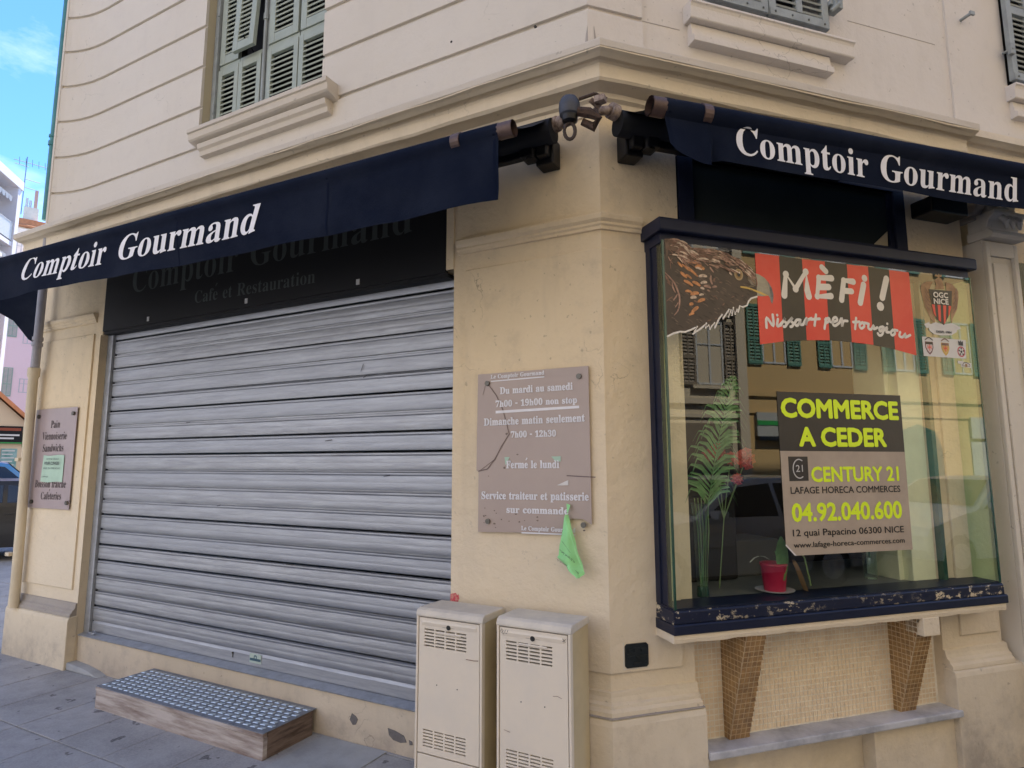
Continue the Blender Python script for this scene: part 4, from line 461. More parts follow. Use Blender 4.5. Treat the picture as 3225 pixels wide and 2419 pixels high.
# niche under the display window: tiled back
m=MB(); m.box(fR,.452,2.07,-.3,-.054,.20,.80); mk('niche_wall',m,GROUTL,B)
m=MB(); tz=.0262
nx=int((2.07-.452)/tz); nz=int((.765-.255)/tz)
for i in range(nx):
    for j in range(nz):
        a=.455+i*tz; z=.257+j*tz; e=random.uniform(0,.0003)
        m.add([fR(a+.0022,-.0518+e,z+.0026),fR(a+tz-.0022,-.0518+e,z+.0026),fR(a+tz-.0022,-.0518+e,z+tz-.0026),fR(a+.0022,-.0518+e,z+tz-.0026)],[(0,1,2,3)])
mk('beige_mosaic',m,TBE,B,kind='stuff')
# marble shelf
m=MB(); m.box(fR,.466,2.085,-.055,.078,.218,.253); mk('marble_shelf',m,MARB,B,bevel=.007)
# tapered mosaic brackets
def bracket(t0,w,label):
    br=mk('bracket',MB().prof(fR,[(-.053,.253),(-.012,.253),(.150,.78),(-.053,.78)],t0,t0+w),GROUT,B,label=label)
    q=MB(); H=.527; L=math.hypot(.162,H); n=20
    for j in range(n):                     # sloping front
        for i in range(4):
            u0=i/4+.02;u1=(i+1)/4-.02; f0=(j+.08)/n;f1=(j+.92)/n
            q.add([fR(t0+w*u,-.0095+.162*f,.253+H*f) for u,f in((u0,f0),(u1,f0),(u1,f1),(u0,f1))],[(0,1,2,3)])
    for sgn,a in ((-1,t0),(1,t0+w)):       # cheeks, tiles cut to the slope
        for j in range(n):
            z0=.253+H*(j+.08)/n; z1=.253+H*(j+.92)/n; dmax=-.012+.162*(j+.5)/n; dd=-.053; 
            while dd<dmax-.004:
                e=min(dd+.024,dmax-.001); q.add([fR(a+sgn*.002,dd+.0012,z0),fR(a+sgn*.002,e,z0),fR(a+sgn*.002,e,z1),fR(a+sgn*.002,dd+.0012,z1)],[(0,1,2,3)]); dd+=.0262
    mk('brown_mosaic',q,TBR,br,kind='stuff'); return br
bracket(.642,.112,'left tapering bracket faced with golden brown mosaic')
b2=bracket(1.738,.108,'right tapering bracket with a cream block at its top')
m=MB(); m.box(fR,1.736,1.850,.06,.168,.69,.783); mk('cream_block',m,LOWER,b2,bevel=.004)
SILLM=stucco('sill_render',(.55,.50,.43),(.36,.33,.30),.5,.4,.6,streak=.3)
# --- cornice all round
corn=[(0,3.40),(.0,3.745),(.202,3.672),(.204,3.625),(.185,3.617),(.165,3.606),(.14,3.607),(.126,3.600),(.122,3.588),(.122,3.528),(.112,3.516),(.035,3.505),(.034,3.478),(.012,3.47),(.01,3.40)]
band(corn,5.52,2.49,CORN,'cornice',B,jit=.0035)
m=MB(); m.prof(fR,[(d-.045,z) for d,z in corn],2.49,9); mk('cornice',m,CORN,B)
band([(.0,3.7475),(.2035,3.6745),(.2065,3.668),(.2065,3.633),(.2035,3.632),(.2025,3.6715),(.0,3.744)],5.525,2.493,SILLM,'cornice_fillet',B,jit=.0012)
# --- upper storeys: left facade in grooved courses
GRO=[3.70,4.05,4.395,4.745,5.095,5.445,5.795,6.145]
def wallpath(s0,s1):
    P=[(s0,0)]
    for s,d in ((4.72,0),(4.86,.008),(4.97,.024),(5.06,.046),(5.14,.074),(5.20,.105)):
        if s0<s<s1: P.append((s,d))
    P.append((s1,.105 if s1>5.19 else 0)); return P
def course(s0,s1,z0,z1,mat=UPPER):
    prof=[(-.02,z0),(0,z0),(.001,z0+.004),(0,z1-.034),(-.004,z1-.026),(-.019,z1-.012),(-.02,z1)]
    P=wallpath(s0,s1); n=len(prof); m=MB()
    vs=[fL(s,d+pd,z) for s,d in P for pd,z in prof]+[fL(s,-.05,z) for s,d in P for pd,z in prof]
    fs=[]; 
    for i in range(len(P)-1):
        for j in range(n-1): fs.append((i*n+j,(i+1)*n+j,(i+1)*n+j+1,i*n+j+1))
    k=(len(P)-1)*n; off=len(P)*n
    for i in (0,len(P)-1):
        for j in range(n-1): fs.append((i*n+j,i*n+j+1,off+i*n+j+1,off+i*n+j))
    return mk('render_course',m.add(vs,fs),mat,B)
WS0,WS1,WZ=1.978,3.276,4.215
SC=.0495      # where the two upper planes meet
for i in range(len(GRO)-1):
    z0,z1=GRO[i],GRO[i+1]
    if z1<=4.2: course(SC,5.21,z0,z1)
    elif z0<4.2: course(SC,WS0,z0,z1); course(WS1,5.21,z0,z1); 
    else: course(SC,WS0,z0,z1); course(WS1,5.21,z0,z1)
m=MB(); m.box(fL,WS0,WS1,-.3,-.001,4.05,WZ-.02); mk('wall_under_window',m,UPPER,B)
m=MB(); m.box(fL,.06,WS0,-.32,-.0215,3.5,H0); m.box(fL,WS1,5.19,-.32,-.0215,3.5,H0); m.box(fL,WS0,WS1,-.32,-.02,6.2,H0); mk('upper_wall',m,UPPER,B)
m=MB(); m.box(fL,5.185,5.215,-3,.104,3.68,H0); m.box(fL,5.36,5.40,-.8,0,0,3.5); mk('end_wall',m,UPPER,B)
m=MB(); m.box(fL,WS1-.001,WS1+.03,-.16,-.023,WZ-.01,6.2); mk('window_reveal',m,REVEAL,B); m=MB(); m.box(fL,WS0-.03,WS0+.001,-.16,-.023,WZ-.01,6.2); mk('window_reveal',m,REVEAL,B); m=MB(); m.box(fL,WS0,WS1,-.35,-.20,WZ,6.2); mk('window_recess',m,DARKIN,B)  # near-black recess block paints in the shade behind the slats
# small moulding piece seen above at the top edge
# --- upper storeys: right facade
def fRu(t,d,z): return fR(t,d-.035,z)
for i in range(len(GRO)-1):
    z0,z1=GRO[i],GRO[i+1]; m=MB(); prof=[(-.02,z0),(0,z0),(0,z1-.034),(-.004,z1-.026),(-.019,z1-.012),(-.02,z1)]
    n=len(prof); vs=[(-SC,0+0,z) if pd>-.001 else (-SC+ (-.0)*0,.02,z) for pd,z in prof]
    vs=[(-SC-.0,-0.0-pd,z) for pd,z in prof]+[fRu(.30,pd,z) for pd,z in prof]+[fRu(.30,-.05,z) for pd,z in prof]
    fs=[(j,n+j,n+j+1,j+1) for j in range(n-1)]+[(n+j,2*n+j,2*n+j+1,n+j+1) for j in range(n-1)]
    mk('render_course',m.add(vs,fs),UPPERR,B)
m=MB(); m.box(fRu,.0,.76,-.3,-.0215,3.5,H0); m.box(fRu,.76,1.58,-.3,-.0215,3.5,4.3); m.box(fRu,.76,1.58,-.3,-.0215,6.2,H0); m.box(fRu,1.58,2.66,-.3,-.0215,3.5,H0); mk('upper_wall',m,UPPERR,B)
m=MB(); m.box(fRu,2.66,3.2,-.3,-.0085,3.5,H0); m.box(fRu,3.2,4.0,-.3,-.0085,3.5,4.2); m.box(fRu,4.0,16,-.3,-.0085,3.5,H0); m.box(fRu,3.2,4.0,-.3,-.0085,6.2,H0); mk('upper_wall',m,UPPERR,B)
m=MB(); m.box(fRu,.76,1.58,-.5,-.2,4.1,6.3); mk('window_recess',m,DARKIN,B); m=MB(); m.box(fRu,3.2,4.0,-.5,-.2,4.1,6.3); mk('window_recess',m,DARKIN,B)  # shade behind these shutters put in as near-black blocks
m=MB(); m.box(fRu,.31,.55,-.0219,-.0195,4.046,4.05); m.box(fRu,1.80,2.55,-.0219,-.0195,4.400,4.4035); 
# weeping hairline joints scratched in the render
mk('hairline_joint',m,plain('joint_line',(.40,.36,.33),.9),B)
# chipped corner
m=MB(); m.prism(lambda a,b,c:(-a,b,c),[(.048,3.76),(.075,3.77),(.078,3.80),(.064,3.83),(.06,3.87),(.05,3.92)],-.004,-.0015); m.prism(lambda a,b,c:fRu(a,b,c),[(.0,3.76),(.10,3.74),(.09,3.78),(.05,3.80),(.02,3.81),(.012,3.86),(.0,3.93)],.001,.0035); mk('chipped_render',m,LEDGE,B)
# sills
m=MB(); m.prof(fL,[(-.12,4.125),(.118,4.125),(.118,4.095),(.105,4.09),(.102,4.045),(.09,4.035),(.06,4.025),(0,4.01),(-.02,4.01),(-.12,4.01)],1.822,3.245); 
for v in range(len(m.v)):
    pass
mk('window_sill',m,SILLM,B,bevel=.003)
m=MB(); m.prof(fL,[(-.02,4.02),(.075,4.01),(.07,3.975),(.05,3.96),(.045,3.925),(-.02,3.92)],1.868,3.175); mk('sill_apron',m,SILLM,B,bevel=.003)
def rsill(t0,t1,z):
    m=MB(); m.prof(fRu,[(-.1,z+.145),(.064,z+.137),(.067,z+.122),(.058,z+.116),(.052,z+.10),(.052,z+.036),(.046,z+.030),(-.03,z+.030)],t0,t1); mk('window_sill',m,UPPERR,B,bevel=.003)
    m=MB(); m.prof(fRu,[(-.03,z+.029),(.012,z+.026),(.020,z-.045),(.040,z-.058),(.040,z-.094),(-.03,z-.098)],t0+.025,t1-.16); mk('sill_apron',m,UPPERR,B,bevel=.003)
rsill(.577,1.755,4.055); rsill(3.17,4.3,4.065)
# rear block so the building has its bulk and casts its shade
m=MB(); V0=[fL(5.2,-.33,0),fL(.06,-.33,0),fRu(.3,-.35,0),fRu(16,-.35,0),fRu(16,-12,0),(-5.2,14,0)]
n=len(V0); m.add([(p[0],p[1],3.75) for p in V0]+[(p[0],p[1],H0) for p in V0],[tuple(range(n)),tuple(range(n,2*n))]+[(i,(i+1)%n,n+(i+1)%n,n+i) for i in range(n)]); mk('roof_block',m,UPPER,B)
m=MB(); m.box(fR,4.0,16,-2,-.3,-.2,3.6); m.box(fL,4.4,5.37,-9,-.5,0,3.7); mk('rear_wall',m,LOWER,B)
# shop room behind the glass
m=MB(); m.box(fR,.30,2.30,-3.2,-3.1,0,3.6); m.box(fR,.28,.30,-3.2,-.36,0,3.6); m.box(fR,2.30,2.33,-3.2,-.36,0,3.6); m.box(fR,.28,2.33,-3.2,-.3,3.5,3.6); mk('shop_room',m,DARKBR,B)
# --- louvred shutters
def leaf(par,fr,a0,a1,z0,z1,d,mat,rot,pitch=.041,bead=.045,midrail=None,hole=None):
    """a louvred leaf: frame with one or two openings, slats as sub-parts"""
    m=MB(); t=.032
    rails=[z0,z0+bead*1.2]; opens=[]
    m.box(fr,a0,a0+bead,d,d+t,z0,z1); m.box(fr,a1-bead,a1,d,d+t,z0,z1)
    zz=[z0+bead*1.3]+([midrail-.03,midrail+.03] if midrail else [])+[z1-bead*1.2]
    m.box(fr,a0+bead,a1-bead,d+.001,d+t-.001,z0,zz[0]); m.box(fr,a0+bead,a1-bead,d+.001,d+t-.001,zz[-1],z1)
    if midrail: m.box(fr,a0+bead,a1-bead,d+.001,d+t-.001,zz[1],zz[2])
    lf=mk('shutter_leaf',m,mat,par,bevel=.003)
    w=a1-a0-2*bead; sm=MB(); sm.add([(x,y,z) for x in(-w/2,w/2) for y,z in((-.017,-.008),(-.012,-.018),(.016,.006),(.010,.017))],[(0,1,3,2),(4,5,7,6),(0,1,5,4),(2,3,7,6),(0,2,6,4),(1,3,7,5)])
    me=tomesh('slat',sm,mat)
    segs=[(zz[0],zz[1])] if not midrail else [(zz[0],zz[1]),(zz[2],zz[3])]
    for s0,s1 in segs:
        k=int((s1-s0)/pitch)
        for i in range(k):
            c=fr((a0+a1)/2,d+t/2,s0+pitch*(i+.5)+.004); inst('slat',me,lf,c,rot)
    return lf
LD=-.135
# window left: outer frame, two pairs of leaves, projecting flap half open on the far pair
m=MB(); m.box(fL,WS0,WS0+.03,-.14,-.09,WZ,6.2); mk('shutter_frame',m,SAGEG,B,bevel=.003); m=MB(); m.box(fL,WS1-.045,WS1-.002,-.14,-.085,WZ,6.2); mk('shutter_frame',m,SAGEG,B,bevel=.003)
def nice(a0,a1,open_=False):
    leaf(B,fL,a0,a1,4.235,4.735,LD,SAGE,0)
    if not open_:
        m=MB(); m.box(fL,a0,a1,LD,LD+.02,4.737,4.775); mk('shutter_rail',m,SAGE,B)
        leaf(B,fL,a0+.008,a1-.008,4.778,6.1,LD,SAGE,0,bead=.058)
leafs=((2.01,2.33),(2.34,2.665),(2.735,2.985),(2.99,3.225))
nice(*leafs[0]); nice(*leafs[1]); nice(*leafs[2],open_=True); nice(*leafs[3])
m=MB(); m.tube([fL(2.70,LD+.03,4.235),fL(2.70,LD+.03,6.1)],.014,8); m.tube([fL(2.70,LD+.03,5.0),fL(2.70,LD+.03,5.05)],.02,8); m.box(fL,2.668,2.732,LD-.01,LD+.018,4.235,6.1); mk('espagnolette_bar',m,SAGEG,B,smooth=False)
# flap pushed outwards at the bottom
def fF(a,d,z):
    zz=6.0; an=math.radians(3.0); r=zz-z; return fL(a,LD+.01+d*math.cos(an)+r*math.sin(an),zz-r*math.cos(an))
leaf(B,fF,2.742,2.978,4.77,5.98,0,SAGE,0,bead=.055)
m=MB(); m.box(fL,2.737,2.985,LD,LD+.02,4.737,4.775); mk('shutter_rail',m,SAGE,B)
m=MB(); m.box(fL,2.735,2.985,LD-.06,LD-.04,4.77,6.1); mk('dark_opening',m,DARKIN,B)  # near-black sheet, the shade inside the opening put into its colour
m=MB(); m.tube([fL(2.86,LD,4.80),fL(2.84,LD+.12,4.86)],.006,6); mk('stay_bar',m,BLACKM,B)
for z in (4.40,5.25): m=MB(); m.tube([fL(3.235,-.085,z-.04),fL(3.235,-.085,z+.04)],.010,8); mk('hinge',m,SAGEG,B)
# right facade windows: grey leaves flush with the wall, riveted bottom plates
for t0,tm,t1 in ((.70,1.125,1.575),(3.185,3.60,4.02)):
    for a0,a1 in ((t0,tm-.004),(tm+.004,t1)):
        mid=(a0+a1)/2
        lf=leaf(B,fR,a0,a1,4.235,6.1,-.02,SAGEG,math.pi/4,bead=.05,pitch=.04,midrail=4.78)
        m=MB(); m.box(fR,mid-.022,mid+.022,-.019,.013,4.30,6.0); mk('shutter_mullion',m,SAGEG,lf)
        m=MB(); m.box(fR,a0+.004,a1-.004,.0125,.0165,4.238,4.285); mk('bottom_plate',m,SAGEG,lf)
        m=MB()
        for k in range(4): m.lathe(fR(a0+.04+k*(a1-a0-.08)/3,.018,4.262),[(.001,-.006),(.006,-.004),(.006,.004),(.001,.006)],8)
        mk('rivet',m,plain('rivet',(.12,.13,.12),.5),lf)
m=MB(); m.box(fR,1.578,1.60,-.03,.03,4.40,4.43); m.tube([fR(1.59,.02,4.36),fR(1.62,.05,4.39),fR(1.645,.055,4.44),fR(1.64,.03,4.47)],.014,8); m.box(fR,1.60,1.66,-.03,.045,4.375,4.45); mk('shutter_catch',m,SAGEG,B,bevel=.004)
m=MB(); m.tube([fR(3.165,-.03,4.45),fR(3.165,.04,4.45)],.010,8); m.box(fR,3.15,3.19,.01,.035,4.41,4.49); mk('shutter_catch',m,SAGEG,B,bevel=.004)
m=MB(); m.tube([fR(2.80,-.05,4.63),fR(2.80,.03,4.63)],.011,8); m.box(fR,2.785,2.825,.025,.038,4.617,4.643); mk('wall_stop',m,SAGEG,B)
m=MB(); m.tube([fL(.92,-.01,4.13),fL(.92,.002,4.13)],.008,8); m.tube([fL(.36,-.01,4.03),fL(.36,.002,4.03)],.008,8); mk('wall_hole',m,SLOT,B)

# neighbour shop front at the right edge: carved pilaster
N=thing('carved_pilaster','white panelled pilaster with carved console head at the next shop front','pilaster',fR(2.72,0,-.1))
m=MB(); m.box(fR,2.60,2.88,-.25,.075,-.15,2.985); mk('shaft',m,WHITEST,N,bevel=.006)
m=MB(); m.box(fR,2.6,2.635,.075,.10,-.15,2.97); m.box(fR,2.845,2.88,.075,.10,-.15,2.97); m.box(fR,2.635,2.845,.075,.10,2.88,2.97); mk('raised_frame',m,WHITEST,N,bevel=.006)
m=MB(); m.box(fR,2.672,2.80,.075,.088,-.15,2.84); mk('field',m,WHITEST,N,bevel=.006)
m=MB(); m.prof(fR,[(0,2.985),(.14,2.985),(.16,3.0),(.15,3.02),(.13,3.04),(0,3.04)],2.585,2.895); m.prof(fR,[(0,3.04),(.11,3.04),(.13,3.10),(.17,3.13),(.17,3.15),(0,3.15)],2.60,2.88); m.prof(fR,[(0,3.15),(.12,3.15),(.11,3.2),(.13,3.27),(.2,3.33),(.2,3.42),(0,3.42)],2.63,2.88); m.box(fR,2.70,2.80,.12,.135,3.19,3.25); mk('console',m,WHITEST,N,bevel=.005)
m=MB()
for k in range(3): m.tube([fR(2.67+k*.06,.14,3.135),fR(2.70+k*.06,.165,3.09),fR(2.725+k*.06,.15,3.05)],[.018,.02,.008],8)
mk('carved_leaf',m,WHITEST,N)
m=MB(); m.box(fR,2.58,2.62,-.05,.06,3.12,3.2); m.prof(fR,[(0,3.15),(.08,3.15),(.14,3.24),(0,3.26)],2.54,2.62); mk('broken_end',m,LEDGE,N,bevel=.01)
m=MB(); m.box(fR,2.88,4.2,-.08,-.05,-.15,2.93); mk('neighbour_glass',m,DGLASS,N)
# ---------------------------------------------------------------- rain pipe on the left end
Pp=thing('rain_pipe','rain pipe ending the left facade, teal above, grey in the middle, cream at the foot','drainpipe',fL(5.2,.05,0))
m=MB(); m.tube([fL(5.255,.085,3.80),fL(5.255,.085,12)],.030,12); m.tube([fL(5.255,.085,4.52),fL(5.255,.085,4.56)],.04,12); m.tube([fL(5.255,.085,4.60),fL(5.255,.085,4.62)],.04,12); mk('upper_pipe',m,PIPET,Pp,smooth=True)
m=MB(); m.tube([fL(5.15,.10,2.43),fL(5.15,.10,3.6)],.034,14); m.tube([fL(5.15,.10,2.62),fL(5.15,.10,2.65)],.042,14); m.tube([fL(5.15,.10,2.67),fL(5.15,.10,2.70)],.042,14); mk('middle_pipe',m,PIPEG,Pp,smooth=True)
m=MB(); m.tube([fL(5.17,.075,.41),fL(5.17,.075,.62),fL(5.185,.09,2.34),fL(5.185,.09,2.36),fL(5.185,.09,2.43)],[.040,.037,.036,.046,.046],16); mk('cast_foot',m,PIPEC,Pp,smooth=True)
for z in (1.62,.83): m=MB(); m.box(fL,5.19,5.25,.10,.14,z,z+.03); mk('pipe_clamp',m,PIPEC,Pp,bevel=.004)
# ================================================================ ROLLER SHUTTER
RS=thing('roller_shutter','closed galvanised roller shutter filling the wide cafe entrance','roller shutter',fL(2.6,-.09,.28))
pt=.1187; slp=[(-.003,0),(.005,.001),(.0078,.007),(.0098,.028),(.0098,.040),(.0090,.043),(.0098,.047),(.0100,.060),(.0092,.072),(.0076,.085),(.0050,.0875),(.0095,.0905),(.0118,.0955),(.0108,.103),(.0035,.1065),(-.004,.108),(-.004,.1165)]
m=MB(); n=len(slp); SX0,SX1=-1.685,1.69
for x in (SX0,SX1): m.v+=[(x,-d,z) for d,z in slp]+[(x,.004,.1187),(x,.004,0)]
nn=n+2; m.f=[(i,(i+1)%nn,nn+(i+1)%nn,nn+i) for i in range(nn)]
sme=tomesh('slat',m,SLAT,smooth=True)
for k in range(20):
    z=.369+pt*k
    o=inst('slat',sme,RS,(-2.615,.09,z+random.uniform(-.0008,.0008)),0,random.uniform(-.010,.010)); o.location.y+=random.uniform(-.0012,.0012)
m=MB(); m.prof(fL,[(-.095,.283),(-.083,.283),(-.080,.290),(-.080,.352),(-.088,.369),(-.095,.369)],.932,4.30); mk('bottom_bar',m,SLAT,RS,bevel=.002)
m=MB(); m.prof(fL,[(-.09,.262),(-.028,.262),(-.02,.268),(-.022,.280),(-.06,.290),(-.062,.312),(-.09,.312)],.90,4.30)
mk('floor_rail',MB().prof(fL,[(-.15,.262),(-.012,.262),(-.008,.270),(-.03,.276),(-.075,.284),(-.15,.284)],.90,4.36),STEEL,RS,bevel=.002)
m=MB(); m.box(fL,4.302,4.374,-.15,-.058,.27,2.70); mk('guide_rail',m,STEEL,RS,bevel=.004)
m=MB(); m.box(fL,4.290,4.302,-.15,-.085,.27,2.70); mk('guide_slot',m,BLACKM,RS)
m=MB(); m.box(fL,.884,.925,-.15,-.062,.27,2.70); mk('guide_rail',m,STEEL,RS,bevel=.004)
for (sx_,sz_,ln_,an_) in ((1.62,2.17,.05,1.2),(1.60,2.13,.03,.4),(1.9,1.74,.06,.1),(2.9,1.30,.04,.2),(1.42,1.52,.05,.15),(3.3,1.9,.05,.1),(2.2,.95,.07,.05)):
    m=MB(); stroke(m,[(sx_,sz_),(sx_-math.cos(an_)*ln_,sz_+math.sin(an_)*ln_)],.004,onL(-.0765),0,False,False,False); mk('scratch',m,SLOT,RS)
m=MB(); m.box(fL,2.652,2.660,-.0795,-.078,.315,.345); m.lathe((-2.656,.0785,.345),[(.001,-.007),(.007,-.004),(.007,.004),(.001,.007)],8); mk('keyhole',m,SLOT,RS)
m=MB(); m.box(fL,2.385,2.492,-.0795,-.0775,.308,.366); mk('maker_sticker',m,plain('pale_sticker',(.45,.55,.50),.5),RS)
m=MB(); m.box(fL,2.388,2.489,-.0774,-.0768,.322,.338); m.prism(fL,[(2.425,.338),(2.425,.352),(2.433,.358),(2.445,.358),(2.452,.352),(2.452,.338),(2.446,.338),(2.446,.350),(2.431,.350),(2.431,.338)],-.0774,-.0768); mk('sticker_print',m,plain('teal_print',(.03,.09,.13),.5),RS)
m=MB(); m.tube([fL(4.27,-.05,.285),fL(4.20,-.04,.286),fL(4.17,-.035,.30),fL(4.20,-.05,.305)],.008,8); mk('rail_hook',m,STEEL,RS)
# ================================================================ SIGN BOARD
SG=thing('fascia_sign','black fascia sign in the shade above the roller shutter, with dim lettering','sign',fL(2.6,.0,2.69))
m=MB(); m.box(fL,.936,4.337,-.02,.010,2.686,3.30); mk('board',m,SIGNB,SG,bevel=.002)
m=MB(); m.box(fL,4.337,4.362,-.02,.006,2.66,3.3); mk('edge_strip',m,LOWER,SG,bevel=.002); m=MB(); m.box(fL,.882,.934,-.02,.008,2.70,3.3); mk('edge_strip',m,LOWER,SG,bevel=.002)
m=MB(); m.box(fL,.93,4.34,-.20,-.004,2.664,2.686); mk('lower_edge',m,SIGNB,SG)
for q in SBOLT:
    m=MB(); m.box(fL,q[0]-.014,q[0]+.014,.010,.014,q[1]-.018,q[1]+.018); mk('bolt_cap',m,GREYI,SG,bevel=.002)
for s,a0,z0,a1,z1,cap,kind,st in TEXTS:
    if kind=='sign':
        off=-.012 if cap>.15 else -.014
        if s=='Comptoir' : z0=z1=2.965
        if s=='Gourmand': z0=z1=2.972
        mk('lettering',lay(serif(s,off*.6),a0,z0,a1,z1,cap*(.97),onL(.0112)),DIMP,SG)
# ================================================================ AWNINGS
SEAM=plain('canvas_seam',(.0035,.007,.020),.95,spec=.1)
def awning(name,label,fr,barf,s0,s1,bottomf,wavef,text,roll_d,roll_z,nseg,cap_extra=.065,R_=.037,hang=-62):
    """barf(s)->(depth, height) of the front tube centre"""
    A=thing(name,label,'awning',fr(s0,roll_d,roll_z),'navy lettered awnings over the cafe')
    NV=16
    def vp(s,k):   # valance profile, k 0..1 : over the tube then hanging
        d,z=barf(s); zb=bottomf(s)
        if k<.35:
            a=math.radians(125-(125-hang)*(k/.35)); return d+math.cos(a)*R_,z+math.sin(a)*R_
        q=(k-.35)/.65; zs=z+math.sin(math.radians(hang))*R_; ds=d+math.cos(math.radians(hang))*R_
        return ds-.012*q+wavef(s,q),zs+(zb-zs)*q
    m=MB(); 
    def P(u,v):
        s=s0+(s1-s0)*u; d,z=vp(s,v); return fr(s,d,z)
    m.grid(P,nseg,NV); val=mk('valance',m,NAVYC,A,smooth=True)
    for sq in ([s0+.012]+[s0+.95+1.15*k for k in range(4)]):
        if sq>s1-.1: continue
        m=MB(); 
        def SQ(u,v,sq=sq):
            d,z=vp(sq+.012*u,.30+.70*v); return fr(sq+.012*u,d+.0012,z)
        m.grid(SQ,1,12); mk('seam',m,SEAM,val)
    m=MB()
    def T(u,v):
        s=s0+(s1-s0)*u; d,z=barf(s); d0,z0=roll_d,roll_z+.03; d1,z1=d+math.cos(math.radians(125))*R_,z+math.sin(math.radians(125))*R_
        return fr(s,d0+(d1-d0)*v,z0+(z1-z0)*v-.02*math.sin(math.pi*v)*(1+.3*math.sin(9*s)))
    m.grid(T,nseg//2,5); mk('canopy_cloth',m,NAVYIN,A,smooth=True)
    e=s0-cap_extra
    def bp(s): d,z=barf(s); return fr(s,d,z)
    m=MB(); m.tube([bp(s0-.012),bp(s1)],R_*.9,16); mk('front_tube',m,BLACKM,A,smooth=True)
    m=MB(); m.tube([bp(e),bp(s0+.004)],R_*.98,16,cap=False); m.tube([bp(e),bp(s0+.004)],R_*.82,16,cap=False); mk('tube_end',m,BROWNM if 'left' not in name else RUST,A,smooth=True)
    m=MB(); m.tube([bp(e+.03),bp(e+.034)],R_*.82,16); mk('tube_plug',m,BLACKM,A)
    m=MB(); q=s0+.19; m.tube([bp(q),bp(q+.045)],R_*1.10,18); mk('clamp_ring',m,BROWNM,A,bevel=.002)
    m=MB(); m.tube([fr(s0-.02,roll_d,roll_z-.045),fr(s1,roll_d,roll_z-.045)],.064,18); mk('roller',m,NAVYIN,A,smooth=True)
    if text:
        def surf(a,z,l=0):
            d,zc=barf(a); zb=bottomf(a); zs=zc+math.sin(math.radians(hang))*R_; ds=d+math.cos(math.radians(hang))*R_
            if z>zs:
                c=max(-1,min(1,(z-zc)/R_)); an=math.asin(c); return fr(a,d+math.cos(an)*(R_+.003+l),zc+math.sin(an)*(R_+.003))
            q=(z-zs)/(zb-zs); return fr(a,ds-.012*q+wavef(a,q)+.0035+l,z)
        for tx,a0,z0,a1,z1,cp,sh in text:
            v=serif(tx,.004)
            mk('lettering',lay(v,a0,z0,a1,z1,cp,surf,sh),WHITEP,val)
    return A
def wL(s,q): return q*(.014*math.sin(s*2.1+.5)+.008*math.sin(s*5.3)+.006*math.sin(s*11+q*4))+.006*math.sin(s*3+q*5)*q+.010*math.exp(-((s-.75-.55*q)/.10)**2)*q-.010*math.exp(-((s-.48-.25*q)/.07)**2)*q
def barL(s): u=(s-.2)/4.0; return .680+.070*u,3.015+.034*u
def botL(s): u=(s-.2)/4.0; return 2.695+.075*u+.004*math.sin(s*4)
AL=awning('awning','navy awning over the roller shutter, slanted white words on its long valance',fL,barL,.212,5.05,botL,wL,[('Comptoir',3.955,2.862,2.99,2.846,.150,.30),('Gourmand',2.86,2.842,1.635,2.818,.150,.30)],.15,3.33,70)
def barR(t): return .505+.01*t,3.148+.010*t
def botR(t):
    if t<.29: return [3.0,2.955,2.922,2.915,2.918,2.908,2.900][min(6,int(t/.045))]+0
    return 2.925+.012*t-.006*math.exp(-((t-.3)/.05)**2)+.006*math.sin(t*5)
def botRs(t):
    if t<.29:
        k=max(0,t)/.045; i=min(5,int(k)); a=[3.03,2.968,2.935,2.922,2.916,2.906,2.898]; return a[i]+(a[i+1]-a[i])*min(1,k-i)
    return 2.932+.010*t+.005*math.sin(t*6)
def wR(t,q):
    w_=.012*math.sin(t*2.6)*q
    if t<.30: w_+=.06*q*(.30-t)/.3
    return w_+(.022*q*math.exp(-((t-.275)/.03)**2))-(.03*q*math.exp(-((t-.31)/.02)**2))
AR=awning('awning','navy awning over the display window, upright white words partly rolled over its tube',fR,barR,.06,3.3,botRs,wR,[('Comptoir',.425,2.985,1.19,2.978,.130,.0),('Gourmand',1.27,2.982,2.225,2.990,.130,.0)],.13,3.33,90,.062,.045,-70)
# wall gear of the two awnings
def gear(A,fr,t,sgn,dirn):
    m=MB(); m.box(fr,t-.045,t+.055,0,.10,3.145,3.29); m.box(fr,t-.03,t+.03,.09,.15,3.17,3.27); mk('wall_bracket',m,BLACKM,A,bevel=.008)
    m=MB(); m.tube([fr(t+.07,.12,3.17),fr(t+.07,.12,3.29)],.035,12); m.box(fr,t+.05,t+.12,.06,.16,3.18,3.27); mk('arm_joint',m,BLACKM,A,bevel=.006)
    m=MB(); m.box(fr,t+.09,t+1.3,.10,.145,3.185,3.245); mk('folded_arm',m,BLACKM,A,bevel=.006)
    m=MB(); m.tube([fr(t+1.3,.12,3.21),fr(t+.55,.40,3.12),fr(t+.12,.62 if fr is fL else .5,3.02 if fr is fL else 3.14)],.018,8); mk('forearm',m,BLACKM,A)
    m=MB(); m.tube([fr(t+.05,.155,3.262),fr(t+.5,.155,3.262)],.007,8); mk('pale_rail',m,plain('pale_rail_metal',(.5,.48,.42),.5),A)
gear(AL,fL,.262,1,1); gear(AR,fR,.145,1,1)
m=MB(); m.box(fR,2.12,2.42,0,.14,3.09,3.19); mk('wall_bracket',m,BLACKM,AR,bevel=.01)
m=MB(); m.tube([fL(.20,.13,3.325),fL(.075,.15,3.33)],.034,14); m.tube([fL(.20,.13,3.325),fL(.17,.135,3.326)],.040,14); mk('roller_end',m,RUST,AL,smooth=True)
